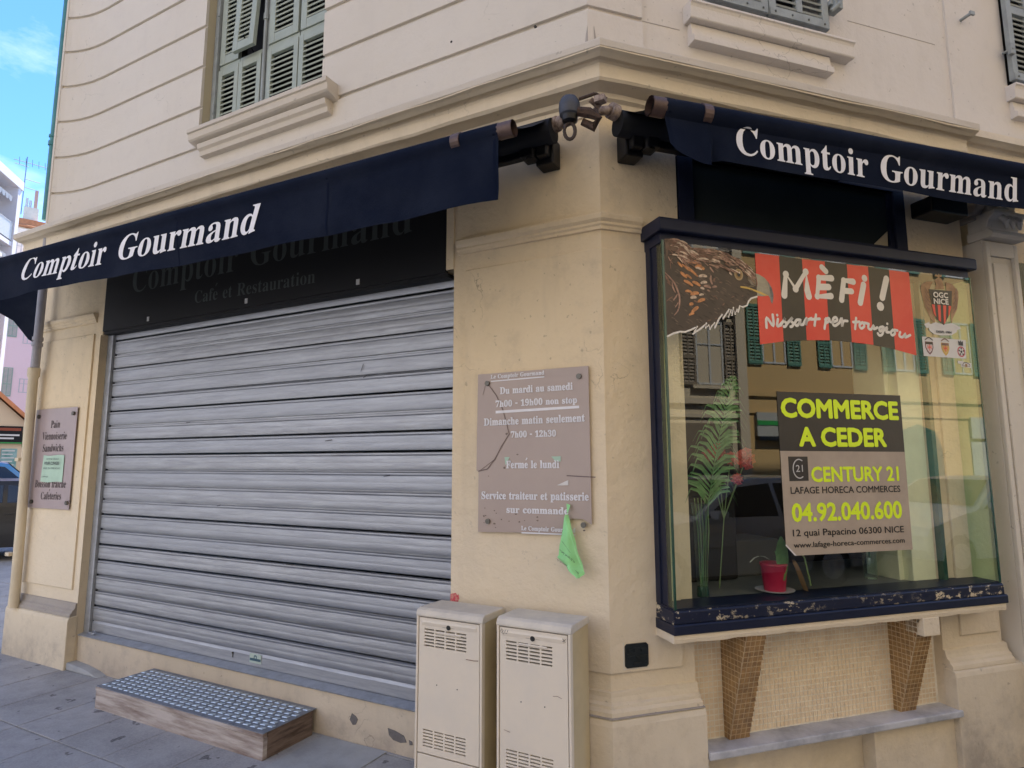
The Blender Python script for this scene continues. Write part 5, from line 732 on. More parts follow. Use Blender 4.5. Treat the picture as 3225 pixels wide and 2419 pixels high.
m=MB(); m.tube([fR(-.01,.15,3.335),fR(.03,.14,3.33)],.040,14); m.tube([fR(-.10,.17,3.30),fR(-.01,.15,3.335)],.022,10); mk('roller_end',m,RUST,AR,smooth=True)
# old lamp with an iron ring, and the twisted bracket, at the corner
LP=thing('corner_lamp','small weathered lamp head with a hanging iron ring at the corner between the awnings','lamp',fL(.03,.1,3.25))
c=Vector(fL(.055,.27,3.30)); m=MB(); m.lathe(c+Vector((0,0,-.045)),[(.034,0),(.048,.012),(.052,.05),(.050,.075),(.038,.098),(.012,.108)],16); mk('cap',m,GREYPL,LP,smooth=True)
m=MB(); m.lathe(c+Vector((0,0,-.075)),[(.020,0),(.036,.01),(.040,.034)],14); mk('neck',m,BLACKM,LP,smooth=True)
m=MB(); rg=[c+Vector((0.024*math.cos(a),0.01*math.cos(a),-.115+.042*math.sin(a))) for a in [i*math.pi/8 for i in range(17)]]; m.tube(rg,.009,8,cap=False); mk('iron_ring',m,plain('brown_iron',(.05,.035,.03),.6,.3),LP,smooth=True)
m=MB(); m.tube([c+Vector((.03,0,-.02)),c+Vector((.09,.03,-.03)),c+Vector((.13,.05,-.06)),c+Vector((.10,.06,-.09)),c+Vector((.05,.04,-.06))],[.022,.026,.02,.024,.018],8); m.tube([c+Vector((.05,0,.035)),c+Vector((.12,.03,.06))],.008,6); m.tube([c+Vector((.12,.03,.06)),c+Vector((.17,.06,.035))],.008,6); mk('twisted_bracket',m,plain('rusty_brown',(.07,.04,.028),.8,0,.8,40,.5,90,col2=(.02,.015,.012)),LP,smooth=True)
m=MB(); m.box(fL,-.12,-.07,.23,.27,3.30,3.33); m.tube([c+Vector((.10,.02,.03)),c+Vector((.13,.05,.0)),c+Vector((.15,.05,.03))],.014,6); mk('pale_scrap',m,RUST,LP)
# ================================================================ DISPLAY WINDOW
DW=thing('display_window','boxed-out display window in a navy wooden frame with chipped lower rail','display window',fR(1.3,0,.78))
T0,T1=.243,2.352; GD=.165
def rough_base():
    m=MB(); N_=70
    def Pf(u,v):
        t=T0-.004+(T1+.01-T0)*u
        zb=.777+.0018*math.sin(t*23)+.0012*math.sin(t*57+1)+.003*random.random(); zt=.8195
        ring=[(.166,zt),(.168,.80),(.164,zb+.004),(.10,zb+.006),(0,zb+.006),(-.05,zb+.01),(-.05,zt)]
        d,z=ring[int(round(v*6))]; return fR(t,d,z)
    m.grid(Pf,N_,6); nn=7; m.f.append(tuple(range(nn))); m.f.append(tuple(range(N_*nn,N_*nn+nn))); return m
mk('mortar_base',rough_base(),WHITEST if False else LOWER,DW)
m=MB(); m.prof(fR,[(0,.8205),(.174,.8205),(.177,.824),(.177,.860),(.170,.866),(0,.866)],T0-.006,T1+.014); mk('lower_rail',m,NAVYW,DW,bevel=.002)
m=MB(); m.prof(fR,[(0,.8665),(.166,.8665),(.168,.870),(.168,.918),(.160,.926),(0,.926)],T0-.002,T1+.002); mk('sill_rail',m,NAVYCH,DW,bevel=.002)
m=MB(); m.prof(fR,[(0,.9265),(.158,.9265),(.158,.934),(0,.936)],T0+.004,T1-.004); mk('sill_bead',m,NAVYW,DW)
m=MB(); m.prof(fR,[(0,2.732),(.185,2.732),(.190,2.740),(.190,2.792),(.184,2.800),(0,2.806)],T0-.018,T1+.016); mk('head_fascia',m,NAVYW,DW,bevel=.003)
m=MB(); m.prof(fR,[(0,2.680),(.150,2.680),(.150,2.7315),(0,2.7315)],T0+.002,T1-.006); mk('head_rail',m,NAVYW,DW,bevel=.002)
m=MB(); m.box(fR,T0,T0+.026,.001,.055,.936,2.68); mk('side_board',m,NAVYW,DW,bevel=.003)
m=MB(); m.box(fR,T0+.008,T0+.03,.055,.108,.936,2.68); mk('side_stile',m,NAVYW,DW,bevel=.002)
m=MB(); m.box(fR,T0+.008,T0+.012,.108,GD-.006,.93,2.68); mk('side_pane',m,SIDEG,DW)
m=MB(); m.box(fR,T0+.004,T0+.0145,GD-.006,GD+.002,.93,2.69); m.box(fR,T1-.022,T1-.012,GD-.006,GD+.002,.93,2.69); mk('corner_bead',m,GEDGE,DW)
m=MB(); m.add([fR(T0+.0145,GD,.93),fR(T1-.022,GD,.93),fR(T1-.022,GD,2.685),fR(T0+.0145,GD,2.685)],[(0,1,2,3)]); mk('front_pane',m,GLASS,DW)
m=MB(); m.box(fR,T1-.020,T1-.015,0,GD-.006,.93,2.68); mk('side_pane',m,SIDEG,DW)
m=MB(); m.box(fR,2.085,2.115,-.02,.035,.936,2.68); mk('glass_fin',m,GEDGE,DW)
m=MB(); m.box(fR,.275,.422,-.28,-.002,.9,2.75); m.box(fR,.275,.30,-.002,.06,.936,2.72); mk('left_lining',m,CREAMIN,DW,bevel=.003)
m=MB(); m.box(fR,1.90,2.085,-.28,-.002,.9,2.75); m.box(fR,2.115,2.30,-.10,-.004,.9,2.75); m.box(fR,1.865,1.90,-.28,-.06,.9,2.75); mk('right_lining',m,CREAMIN,DW,bevel=.003)
m=MB(); m.box(fR,T0+.02,T1-.03,-.75,.150,.905,.932); mk('counter',m,COUNT,DW,bevel=.003)
m=MB(); m.box(fR,.30,2.30,-.36,-.30,2.75,2.85); mk('inner_head',m,DARKIN,DW)
# transom above
TR=thing('transom_window','dark navy framed transom pane directly above the display window head','window',fR(1.27,0,2.88))
m=MB(); m.box(fR,.463,.556,-.05,.004,2.806,3.25); m.box(fR,1.985,2.072,-.05,.004,2.806,3.25); m.box(fR,.556,1.985,-.05,.002,2.806,2.885); m.box(fR,.463,2.072,-.05,.003,3.25,3.32); mk('frame',m,NAVYW,TR,bevel=.003)
m=MB(); m.box(fR,.553,1.99,-.035,-.028,2.88,3.26); mk('dark_pane',m,DGLASS,TR)
m=MB(); m.box(fR,1.955,1.985,-.03,-.012,2.885,3.25); m.box(fR,.556,1.955,-.03,-.014,2.885,2.903); mk('inner_bead',m,NAVYW,TR)
m=MB(); m.prism(fR,[(1.83,2.906),(1.94,2.906),(1.945,3.0)],-.026,-.022); mk('pale_scrap',m,REVEAL,TR)
# ---- stickers and posters on the glass
GF=GD+.0015
E=thing('eagle_sticker','eagle head sticker in the upper left corner of the display window glass','sticker',fR(.5,GF,2.2))
f=onR(GF)
def ly(name,par,mat,polys=(),strokes=(),lift=0):
    m=MB()
    for i,p in enumerate(polys): flat(m,p,f,lift+.00012*i)
    for i,(p,w_,sm,tp) in enumerate(strokes): stroke(m,p,w_,f,lift+.00012*(i%3),sm,tp)
    return mk(name,m,mat,par,kind='stuff' if name in('plumage','fine_barbs','feather_strokes','feather_lines') else None)
BRN=plain('eagle_brown',(.050,.035,.026),.4,0,.6,6,col2=(.075,.052,.038))
ly('white_edge',E,OFFW,strokes=[(EAGLE['edge'],.009,False,False)],lift=.0006)
ly('head_and_neck',E,BRN,[[p for p in EAGLE['body']]],lift=.0002)
CR_=plain('crest_brown',(.17,.105,.075),.45,0,.7,30,col2=(.07,.045,.03))
ex0,ez0=EAGLE['eye']
fm=[plain('feather_%s'%n,tuple(x*1.25 for x in c),.45,0,.5,40,col2=tuple(x*.55 for x in c)) for n,c in (('tan',(.36,.23,.165)),('rose',(.33,.20,.15)),('umber',(.19,.10,.07)),('orange',(.50,.22,.085)),('pale',(.55,.43,.33)),('olive',(.17,.13,.075)))]
_c=EAGLE['body'][:15]; ly('crest_band',E,CR_,[_c+[(p[0]-.02,p[1]-(.060 if i<10 else .03)) for i,p in reversed(list(enumerate(_c))) if p[0]>.29]+[(.272,2.60)]],lift=.0004)
for ci in range(6):
    st=[]
    for x0,z0,x1,z1,w_,c in EAGLE['feath']:
        if c==ci:
            bx=(x0+x1)/2+(z1-z0)*.12; bz=(z0+z1)/2+abs(x1-x0)*.10
            st.append(([(x0,z0),(bx,bz),(x1,z1)],max(w_*(1.5 if c in(3,4) else 1.1),.0045),True,True))
    ly('feather_strokes',E,fm[ci],strokes=st,lift=.0007+.0004*ci)
# fine barbs over the crest and neck, following the back of the head
random.seed(3); C_=EAGLE['body'][:17]; sets={0:[],1:[],2:[],4:[]}
def along(u):
    x=u*(len(C_)-1); i=min(int(x),len(C_)-2); k=x-i; return (C_[i][0]+(C_[i+1][0]-C_[i][0])*k,C_[i][1]+(C_[i+1][1]-C_[i][1])*k,C_[i+1][0]-C_[i][0],C_[i+1][1]-C_[i][1])
for i in range(230):
    u=.02+.90*random.random(); x,z,dx,dz=along(u); n_=math.hypot(dx,dz); dx/=n_; dz/=n_; o=.004+random.random()**1.3*(.085 if u<.75 else .045); ln=.022+.035*random.random()
    x0,z0=x+dz*o*.5,z-o; bend=-.25
    x1,z1=x0+dx*ln,z0+dz*ln-.006
    if x1<.272: continue
    sets[random.choice((0,0,1,1,2,2,4))].append(([(x0,z0),((x0+x1)/2,(z0+z1)/2+.003),(x1,z1)],random.choice((.004,.006,.009)),True,True))
for k,(ci,st) in enumerate(sets.items()): ly('fine_barbs',E,fm[ci],strokes=st,lift=.0032+.0004*k)
def inpoly(x,z,P):
    c_=False
    for i in range(len(P)):
        (x0,z0),(x1,z1)=P[i-1],P[i]
        if (z0>z)!=(z1>z) and x<(x1-x0)*(z-z0)/(z1-z0)+x0: c_=not c_
    return c_
SH=[plain('plume_light',(.135,.095,.07),.45),plain('plume_dark',(.028,.018,.013),.45)]
for kk in range(2):
    st=[]
    while len(st)<90:
        x,z=random.uniform(.27,.79),random.uniform(2.15,2.64); l=random.uniform(.012,.035)
        if inpoly(x-.008,z,EAGLE['body']) and inpoly(x+l,z-l*.45,EAGLE['body']) and math.hypot(x-ex0,z-ez0)>.05: st.append(([(x,z),(x+l*.5,z-l*.12),(x+l,z-l*.45)],random.uniform(.003,.006),True,True))
    ly('plumage',E,SH[kk],strokes=st,lift=.0003+.0002*kk)
ly('lore_patch',E,plain('pale_lore',(.26,.22,.17),.45,0,.8,60,col2=(.08,.06,.045)),[[(.752,2.566),(.792,2.570),(.797,2.52),(.790,2.50),(.765,2.505),(.742,2.53)]],lift=.0009)
ly('wing_edge',E,fm[1],strokes=[(EAGLE['arc'],.010,True,True)],lift=.003)
ly('beak',E,plain('beak_horn',(.36,.33,.25),.4,0,.5,25,col2=(.26,.24,.19)),[EAGLE['beak']],lift=.0012)
ly('beak_tip',E,plain('beak_tip_grey',(.10,.10,.105),.35,0,.5,30,col2=(.30,.30,.30)),[EAGLE['tip']],lift=.0016)
ly('gape',E,plain('yellow_gape',(.62,.42,.10),.4),[EAGLE['mouth']],lift=.0018)
ex,ez=EAGLE['eye']
for nme,rx,rz,mt,lf_ in (('eye_ring',.027,.031,'a',.002),('iris',.018,.022,'b',.0024),('pupil',.010,.012,'c',.0028),('glint',.004,.005,'d',.0032)):
    mt={'a':plain('ring_tan',(.36,.26,.14),.4),'b':plain('iris_amber',(.25,.15,.05),.3),'c':INK,'d':PAPERW}[mt]
    m=MB(); m.add([f(ex+(0 if nme!='glint' else .005)+rx*math.cos(k*math.pi/10),ez+(0 if nme!='glint' else .01)+rz*math.sin(k*math.pi/10),lf_) for k in range(20)],[tuple(range(20))]); mk(nme,m,mt,E)
ly('brow',E,BRN,strokes=[([(ex-.06,ez+.03),(ex,ez+.042),(ex+.05,ez+.022)],.012,True,True)],lift=.0036)
BN=thing('striped_banner','red and black striped banner sticker reading MEFI across the top of the glass','sticker',fR(1.2,GF,2.4))
for i,p in enumerate(BANNER): m=MB(); flat(m,p,f,.0002); mk('stripe',m,REDV if i%2==0 else BLKV,BN)
for q in ([0],[1,2,3],[4,5],[6,7],[8,9]): ly('letter',BN,OFFW,strokes=[(MEFI[i][0],MEFI[i][1]*1.18,False,False) for i in q],lift=.0008)
for q0,q1 in ((0,11),(11,14),(14,99)): ly('handwritten_word',BN,OFFW,strokes=[(p,SCRIPTW*1.15,True,False) for p in SCRIPT[q0:q1]],lift=.0012)
CB=thing('club_crest','football club crest sticker with gold eagle wings at the upper right of the glass','sticker',fR(2.08,GF,2.4))
cm={'gold':GOLDV,'paper':PAPERW,'ink':BLKV,'red':REDV}
for i,(p,c) in enumerate(CREST): m=MB(); flat(m,p,f,.0003+.0002*i); mk({'gold':'wing_shape','paper':'ribbon','ink':'shield','red':'shield_stripe'}[c],m,cm[c],CB)
ly('feather_lines',CB,fm[2],strokes=[(p,.004,True,True) for p in CRESTF],lift=.0034)
ST=thing('badge_strip','white strip sticker with three small club badges under the crest','sticker',fR(2.1,GF,2.2))
m=MB(); flat(m,STRIP,f,.0002); mk('strip',m,PAPERW,ST)
for i,(x,z) in enumerate(STRIPC):
    if i<2:
        sh=[(x-.030,z+.026),(x+.030,z+.026),(x+.031,z-.008),(x+.018,z-.034),(x,z-.05),(x-.018,z-.034),(x-.031,z-.008)]
        for k,(sc,mt) in enumerate(((1,[plain('maroon',(.16,.04,.05),.4),plain('amber',(.55,.33,.05),.4)][i]),(.78,[PAPERW,plain('lt_amber',(.6,.45,.15),.4)][i]))):
            m=MB(); flat(m,[(x+(a-x)*sc,z+(b_-z)*sc) for a,b_ in sh],f,.0006+.0003*k); mk('badge',m,mt,ST)
        ly('badge_mark',ST,REDV,strokes=[([(x-.012,z+.004),(x-.012,z-.016)],.006,False,False),([(x+.012,z+.004),(x+.012,z-.016)],.006,False,False),([(x,z+.010),(x,z-.026)],.006,False,False),([(x-.012,z-.006),(x+.012,z-.006)],.005,False,False)],lift=.0014)
        ly('badge_band',ST,BLKV if i==0 else fm[2],[[(x-.026,z+.024),(x+.026,z+.024),(x+.027,z+.010),(x-.027,z+.010)]],[([(x-.028,z+.036),(x,z+.050),(x+.028,z+.036)],.006,True,False)],lift=.0020)
    else:
        for k,(r_,mt) in enumerate(((.031,plain('crimson',(.45,.02,.05),.4)),(.024,PAPERW),(.008,INK))):
            m=MB(); m.add([f(x+r_*math.cos(a*math.pi/9),z-.012+r_*math.sin(a*math.pi/9),.0006+.0003*k) for a in range(18)],[tuple(range(18))]); mk('badge',m,mt,ST)
        ly('badge_mark',ST,INK,[[(x+.018*math.cos(a)+.006*math.cos(b_),z-.012+.018*math.sin(a)+.006*math.sin(b_)) for b_ in [j*math.pi/3 for j in range(6)]] for a in [k*2*math.pi/5+.3 for k in range(5)]]+[[(x-.017,z+.024),(x+.017,z+.024),(x+.019,z+.052),(x+.006,z+.044),(x,z+.056),(x-.006,z+.044),(x-.019,z+.052)]],lift=.0018)
SK=thing('small_car_sticker','tiny cut-out sticker at the right edge of the glass below the badge strip','sticker',fR(2.2,GF,2.13))
m=MB(); flat(m,STICK,f,.0003); mk('sticker_base',m,PAPERW,SK)
sx=(STICK[1][0]+STICK[3][0])/2; sz=(STICK[1][1]+STICK[3][1])/2
ly('sticker_drawing',SK,INK,strokes=[([(sx-.03,sz-.002),(sx-.015,sz+.014),(sx+.008,sz+.013),(sx+.03,sz)],.004,True,False),([(sx-.03,sz-.006),(sx+.03,sz-.006)],.003,False,False)],lift=.0008); ly('sticker_fill',SK,GOLDV,[[(sx-.012,sz-.01),(sx+.006,sz-.012),(sx+.008,sz+.006),(sx-.008,sz+.008)]],lift=.0012)
PO=thing('for_sale_poster','charcoal and taupe estate agent poster with lime lettering taped inside the pane','poster',fR(1.3,GF,1.2))
m=MB(); flat(m,POST1,f,.0008); mk('charcoal_sheet',m,CHAR,PO)
m=MB(); flat(m,POST2,f,.0012); mk('taupe_sheet',m,TAUPE,PO)
m=MB(); flat(m,LOGO,f,.0016); mk('logo_square',m,CHAR,PO)
lx=sum(p[0] for p in LOGO)/4; lz=sum(p[1] for p in LOGO)/4
ly('logo_ring',PO,GREYI,strokes=[([(lx+.005+.038*math.cos(a),lz+.047*math.sin(a)) for a in [math.radians(60+i*24) for i in range(11)]],.006,True,False)],lift=.002)
ly('folded_corner',PO,PAPERW,[[POST2[4],POST2[3],(POST2[3][0]-.012,POST2[3][1]+.001),(POST2[4][0]-.004,POST2[4][1]-.006)]],lift=.0022)
for s,a0,z0,a1,z1,cap,kind,st in TEXTS:
    if kind=='post':
        mt={'lime':GLIME,'black':INK,'grey':GREYI}[st]; r_={'lime':.045,'black':.018,'grey':.01}[st]
        if s in('COMMERCE','A CEDER'): r_=.06
        mk('lettering',lay(bold(s,0,r_),a0,z0,a1,z1,cap*.97,onR(GF+.002)),mt,PO)
    if kind=='crest':
        mk('lettering',lay(bold(s,0,.05 if cap>.02 else .01),a0,z0,a1,z1,cap,onR(GF+.0042)),OFFW if cap>.02 else INK,CB)
# ================================================================ THINGS INSIDE THE WINDOW
def frond(par,base,tip,sag,n,ln,mat,side=(1,0,0),droop=.25,start=.12):
    b=Vector(base); t=Vector(tip); mid=(b+t)/2+Vector(sag); sp=[b*(1-u)**2+mid*2*u*(1-u)+t*u*u for u in [i/12 for i in range(13)]]
    m=MB(); m.tube(sp,[.005-.0003*i for i in range(13)],6); mk('midrib',m,mat,par)
    up=(t-b).normalized(); sd_=Vector(side).normalized(); nn_=up.cross(sd_).normalized(); q=MB()
    for i in range(n):
        u=start+(1-start)*i/n; p=b*(1-u)**2+mid*2*u*(1-u)+t*u*u; l=ln*(math.sin(math.pi*min(1,(u*.86+.14)))**.55)*random.uniform(.88,1.1)
        for sg in(-1,1):
            d_=(sd_*sg*random.uniform(.62,.78)+up*random.uniform(.62,.85)+nn_*random.uniform(-.22,.22)).normalized(); wv=random.uniform(.008,.0125)
            pts=[p,p+d_*l*.4,p+d_*l*.75+Vector((0,0,-droop*l*.14)),p+d_*l+Vector((0,0,-droop*l*.45))]; w3=[.004,wv,wv*.7,.0008]; cr_=d_.cross(nn_).normalized(); vs=[]
            for a,w_ in zip(pts,w3): vs+=[a-cr_*w_,a+nn_*.002,a+cr_*w_]
            k=[]; 
            for j in range(3): k+=[(3*j,3*j+1,3*j+4,3*j+3),(3*j+1,3*j+2,3*j+5,3*j+4)]
            q.add(vs,k)
    mk('leaflets',q,mat,par,kind='stuff')
RD=(Q,Q,0)
PP=thing('palm_frond_vase','tall glass vase with one green palm frond at the left end of the display window','plant in vase',fR(.535,-.03,.932))
c0=Vector(fR(.535,-.03,.933)); m=MB(); m.lathe(c0,[(.030,0),(.032,.01),(.028,.06),(.033,.2),(.036,.38),(.044,.46)],18); mk('vase',m,VASEG,PP,smooth=True)
m=MB(); m.lathe(c0,[(.027,.004),(.029,.03),(.026,.05)],14); mk('vase_foot',m,GEDGE,PP)
frond(PP,fR(.53,-.03,1.0),fR(.775,-.02,2.06),(-.05,-.05,0),30,.235,LEAF,RD,1.5,.36)
m=MB()
for k in range(5): m.tube([fR(.525+.008*k,-.03,.96),fR(.52+.012*k,-.03+.006*k,1.25),fR(.50+.02*k,-.02,1.42)],.0025,5)
mk('bare_stems',m,STEMG,PP)
PO2=thing('orchid_pot','crimson flower pot with one broad green leaf on a white saucer inside the window','potted plant',fR(.955,-.01,.932))
c0=Vector(fR(.955,-.01,.936)); m=MB(); m.lathe(c0,[(.052,.004),(.066,.13),(.070,.135),(.069,.145),(.062,.146),(.058,.12)],20); mk('pot',m,POTR,PO2,smooth=True)
m=MB(); m.lathe(c0,[(.05,-.002),(.095,.008),(.098,.012),(.05,.006)],24); mk('saucer',m,PLATE,PO2,smooth=True)
def blade(par,p0,pts,w_,mat,name='leaf'):
    m=MB(); n=len(pts); vs=[]
    for i,p in enumerate(pts):
        h=w_*math.sin(math.pi*(.08+.88*i/(n-1))); vs+=[Vector(p)-Vector(RD)*h,Vector(p)+Vector((Q,-Q,0))*.006,Vector(p)+Vector(RD)*h]
    m.add(vs,[x for j in range(n-1) for x in((3*j,3*j+1,3*j+4,3*j+3),(3*j+1,3*j+2,3*j+5,3*j+4))]); mk(name,m,mat,par,smooth=True)
blade(PO2,0,[fR(.965,.045,z) for z in (1.00,1.05,1.10,1.15,1.19,1.22)],.040,LEAF)
blade(PO2,0,[fR(1.0+.02*k,-.03-.02*k,1.10+.03*k-.008*k*k) for k in range(6)],.024,LEAF)
blade(PO2,0,[fR(.92-.03*k,.0,1.10+.022*k-.006*k*k) for k in range(5)],.010,plain('pale_root',(.4,.42,.36),.6),'aerial_root')
m=MB(); m.tube([fR(1.0,.0,1.16),fR(1.06,.02,1.20),fR(1.12,.03,1.10),fR(1.15,.03,.96)],.004,6); mk('bent_stem',m,STEMG,PO2)
DL=thing('dry_leaf','curled dry brown leaf lying beside the crimson pot','dry leaf',fR(1.09,.03,.933))
m=MB(); m.grid(lambda u,v:fR(1.05+.075*u+.02*(v-.5),.03+.02*math.sin(v*6),1.08-.145*u+.018*math.sin(v*3.1+u*3)),8,4); mk('leaf_blade',m,DRY,DL,smooth=True)
FL_=thing('red_flowers','artificial red flowers on thin stems behind the glass near the palm frond','flowers',fR(.85,-.12,.932))
for (t_,z_,r_) in ((.895,1.62,.055),(.835,1.51,.03),(.72,1.66,.042),(.80,1.62,.034),(.66,1.64,.03)):
    m=MB(); m.tube([fR(.72,-.15,.94),fR(.76,-.14,1.3),fR(t_,-.12,z_-.02)],.003,5); mk('stem',m,STEMG,FL_)
    for k in range(5):
        a=k*2*math.pi/5; cx_,cz_=t_+math.cos(a)*r_*.5,z_+math.sin(a)*r_*.55; m=MB()
        vs=[fR(cx_,-.10,cz_)]+[fR(cx_+math.cos(j*math.pi/5)*r_*.62,-.115+.02*math.sin(j*2.3),cz_+math.sin(j*math.pi/5)*r_*.62) for j in range(10)]
        m.add(vs,[(0,j+1,(j+1)%10+1) for j in range(10)]); mk('petal',m,REDF,FL_)
PR_=thing('palm_plant','dark green palm plant in a glass vase, half hidden behind the poster','plant',fR(1.78,-.22,.932))
c0=Vector(fR(1.74,-.14,.933)); m=MB(); m.lathe(c0,[(.035,0),(.035,.02),(.04,.22),(.045,.3)],16); mk('glass_vase',m,VASEG,PR_,smooth=True)
DLEAF=plain('dark_palm_leaf',(.05,.17,.05),.5,0,.4,20)
for (tt,zz) in ((1.86,1.92),(1.74,1.98),(1.80,1.75)): frond(PR_,fR(1.74,-.14,1.05),fR(tt,-.10,zz),(-.02,-.03,.05),24,.17,DLEAF,RD)
IN_=thing('counter_machine','black machine and boxes standing on the counter deep in the shop','machine',fR(.95,-.5,.932))
m=MB(); m.box(fR,.62,1.0,-.7,-.35,.933,1.42); mk('black_body',m,DARKIN,IN_,bevel=.02); m=MB(); m.box(fR,.95,1.35,-.72,-.42,.933,1.14); mk('grey_box',m,plain('grey_box_card',(.09,.09,.085),.7),IN_,bevel=.008)
# ================================================================ SIGNS ON THE PIERS
GLUE=plain('glue_brown',(.16,.12,.10),.8)
HS=thing('opening_hours_panel','cracked mauve acrylic opening hours panel, corner missing, on the pier beside the shutter','sign panel',fL(.39,.03,1.25))
m=MB(); m.prism(fL,[tuple(p) for p in HSIGN],.026,.031); mk('acrylic_sheet',m,PLEX,HS)
f2=onL(.0325); m=MB()
stroke(m,HCRACK,.006,f2,0,False); stroke(m,[(HCRACK[0][0]+.01,HCRACK[0][1]),(HCRACK[0][0]+.028,HCRACK[0][1]-.06)],.0025,f2,0,False); stroke(m,[(HCRACK[4][0],HCRACK[4][1]),(HCRACK[6][0]+.006,HCRACK[6][1]-.004),(HCRACK[8][0]-.004,HCRACK[8][1])],.003,f2,.0003,False); mk('crack_line',m,plain('crack_brown',(.17,.125,.11),.8),HS)
stroke_m=MB(); stroke(stroke_m,[(.19,1.536),(.10,1.532),(.045,1.53)],.005,f2,0,False); mk('scratch',stroke_m,plain('scratch_dark',(.15,.11,.11),.7),HS)
for q in HSCREW: m=MB(); c=Vector(fL(q[0],.0,q[1])); m.tube([c,c+Vector((0,-.034,0))],.006,10); m.tube([c+Vector((0,-.031,0)),c+Vector((0,-.041,0))],.0135,14); mk('spacer_screw',m,SCREW,HS,smooth=True)
for i,p in enumerate(HPAP): m=MB(); flat(m,p,f2,.0016); mk('torn_paper',m,MINT if i<2 else PAPERW,HS)
random.seed(11)
for i in range(22):
    bx_=random.choice((random.uniform(.45,.68),random.uniform(.10,.68))); bz_=random.choice((random.uniform(1.26,1.37),random.uniform(1.26,1.75))); r_=random.uniform(.003,.008); m=MB()
    m.add([f2(bx_+r_*random.uniform(.5,1.4)*math.cos(k*math.pi/4),bz_+r_*random.uniform(.4,1)*math.sin(k*math.pi/4),.0002) for k in range(8)],[tuple(range(8))]); mk('glue_spot',m,GLUE,HS)
for p in HBAR: m=MB(); flat(m,p,f2,.0004); mk('underline',m,WHITEP,HS)
for s,a0,z0,a1,z1,cap,kind,st in TEXTS:
    if kind=='hours': mk('lettering',lay(bold(s,.004,.032,True),a0,z0,a1,z1,cap*1.02,onL(.0333)),WHITEP,HS)
    if kind=='menu': mk
MS=thing('menu_panel','narrow mauve acrylic menu panel listing breads on the far left pier','sign panel',fL(4.88,.03,1.22))
m=MB(); m.box(fL,4.562,5.205,.026,.031,1.226,2.068); mk('acrylic_sheet',m,PLEXM,MS)
for q in MSCREW: m=MB(); c=Vector(fL(q[0],.0,q[1])); m.tube([c,c+Vector((0,-.034,0))],.008,10); m.tube([c+Vector((0,-.031,0)),c+Vector((0,-.046,0))],.017,14); mk('spacer_screw',m,SCREW,MS,smooth=True)
for s,a0,z0,a1,z1,cap,kind,st in TEXTS:
    if kind=='menu': mk('lettering',lay(serif(s,-.004),a0,z0,a1,z1,cap*1.25,onL(.0333)),MENUI,MS)
MP_=thing('taped_notice','pale mint paper notice taped over the menu panel on the far left pier','notice',fL(4.85,.034,1.45))
m=MB(); x0,x1=4.686,5.006; m.grid(lambda u,v:fL(x0+(x1-x0)*u,.036+.006*math.sin(u*3.1)*v+.008*u*(1-v),1.447+.221*v+.004*math.sin(u*7)),8,6); mk('sheet',m,MINT,MP_,smooth=True)
mk('lettering',lay(sans('FERMETURE ANNUELLE'),4.93,1.632,4.74,1.632,.012,onL(.050)),INK,MP_); mk('lettering',lay(sans('POUR CONGES',.02),4.955,1.590,4.73,1.590,.026,onL(.050)),INK,MP_); mk('lettering',lay(sans('JUSQU AU 23/08 INCLUS'),4.97,1.555,4.715,1.555,.014,onL(.050)),INK,MP_); mk('lettering',lay(sans('La direction'),4.98,1.485,4.88,1.485,.014,onL(.050)),INK,MP_)
GT=thing('green_paper','bright green paper notice torn loose and hanging folded from the hours panel','notice',fL(.18,.06,1.39))
G_=GREENTAG
def fG(p,dd): return fL(p[0],dd,p[1])
top=[(.190,1.404),(.168,1.396),(.186,1.352)]; m=MB()
m.add([fG((.192,1.402),.040),fG((.168,1.396),.050),(fG((.180,1.350),.062))],[(0,1,2)])
mk('pinned_corner',m,GRNP,GT); m=MB()
L1=[(.194,1.352),(.206,1.279),(.220,1.170),(.222,1.150),(.182,1.115),(.105,1.075)]; R1=[(.180,1.350),(.150,1.262),(.130,1.195),(.100,1.120),(.083,1.085),(.098,1.070)]
LL=catmull(L1,3); RR=catmull(R1,3); K=min(len(LL),len(RR))
def crum(u,v):
    i=min(K-1,int(round(u*(K-1)))); l,r=LL[i],RR[i]; x=l[0]+(r[0]-l[0])*v; z=l[1]+(r[1]-l[1])*v
    return fL(x,.052+.05*u+.030*math.sin(math.pi*v)*(.4+u)+.010*math.sin(9*v+5*u)*u+.006*math.sin(23*u+4*v),z+.004*math.sin(14*v)*u)
m.grid(crum,K-1,10); mk('crumpled_sheet',m,GRNP,GT,smooth=True)
m=MB(); m.add([fG((.184,1.350),.078),fG((.172,1.325),.095),fG((.120,1.180),.120),(fG((.082,1.086),.10)),fG((.102,1.15),.11),fG((.145,1.26),.105)],[(0,1,2,5),(2,3,4),(2,4,5)]); mk('folded_flap',m,plain('light_green_paper',(.36,.80,.36),.7),GT)
def fT(a,z,l=0): return fL(a,.118+l,z)
for tx,p0,p1,cp in (('AU 23/08',(.150,1.185),(.190,1.235),.014),('CONGES',(.130,1.150),(.200,1.195),.020),('FERMETURE ANNUELLE',(.108,1.098),(.215,1.150),.013)):
    v,fc=sans(tx); xs=[p[0] for p in v]; w0=max(xs)-min(xs); dx,dz=p1[0]-p0[0],p1[1]-p0[1]; m=MB(); ln=math.hypot(dx,dz)
    m.add([fT(p0[0]+dx*(x-min(xs))/w0-dz/ln*y*-cp*-1,p0[1]+dz*(x-min(xs))/w0-dx/ln*y*cp*1) for x,y in v],fc); mk('lettering',m,INK,GT)
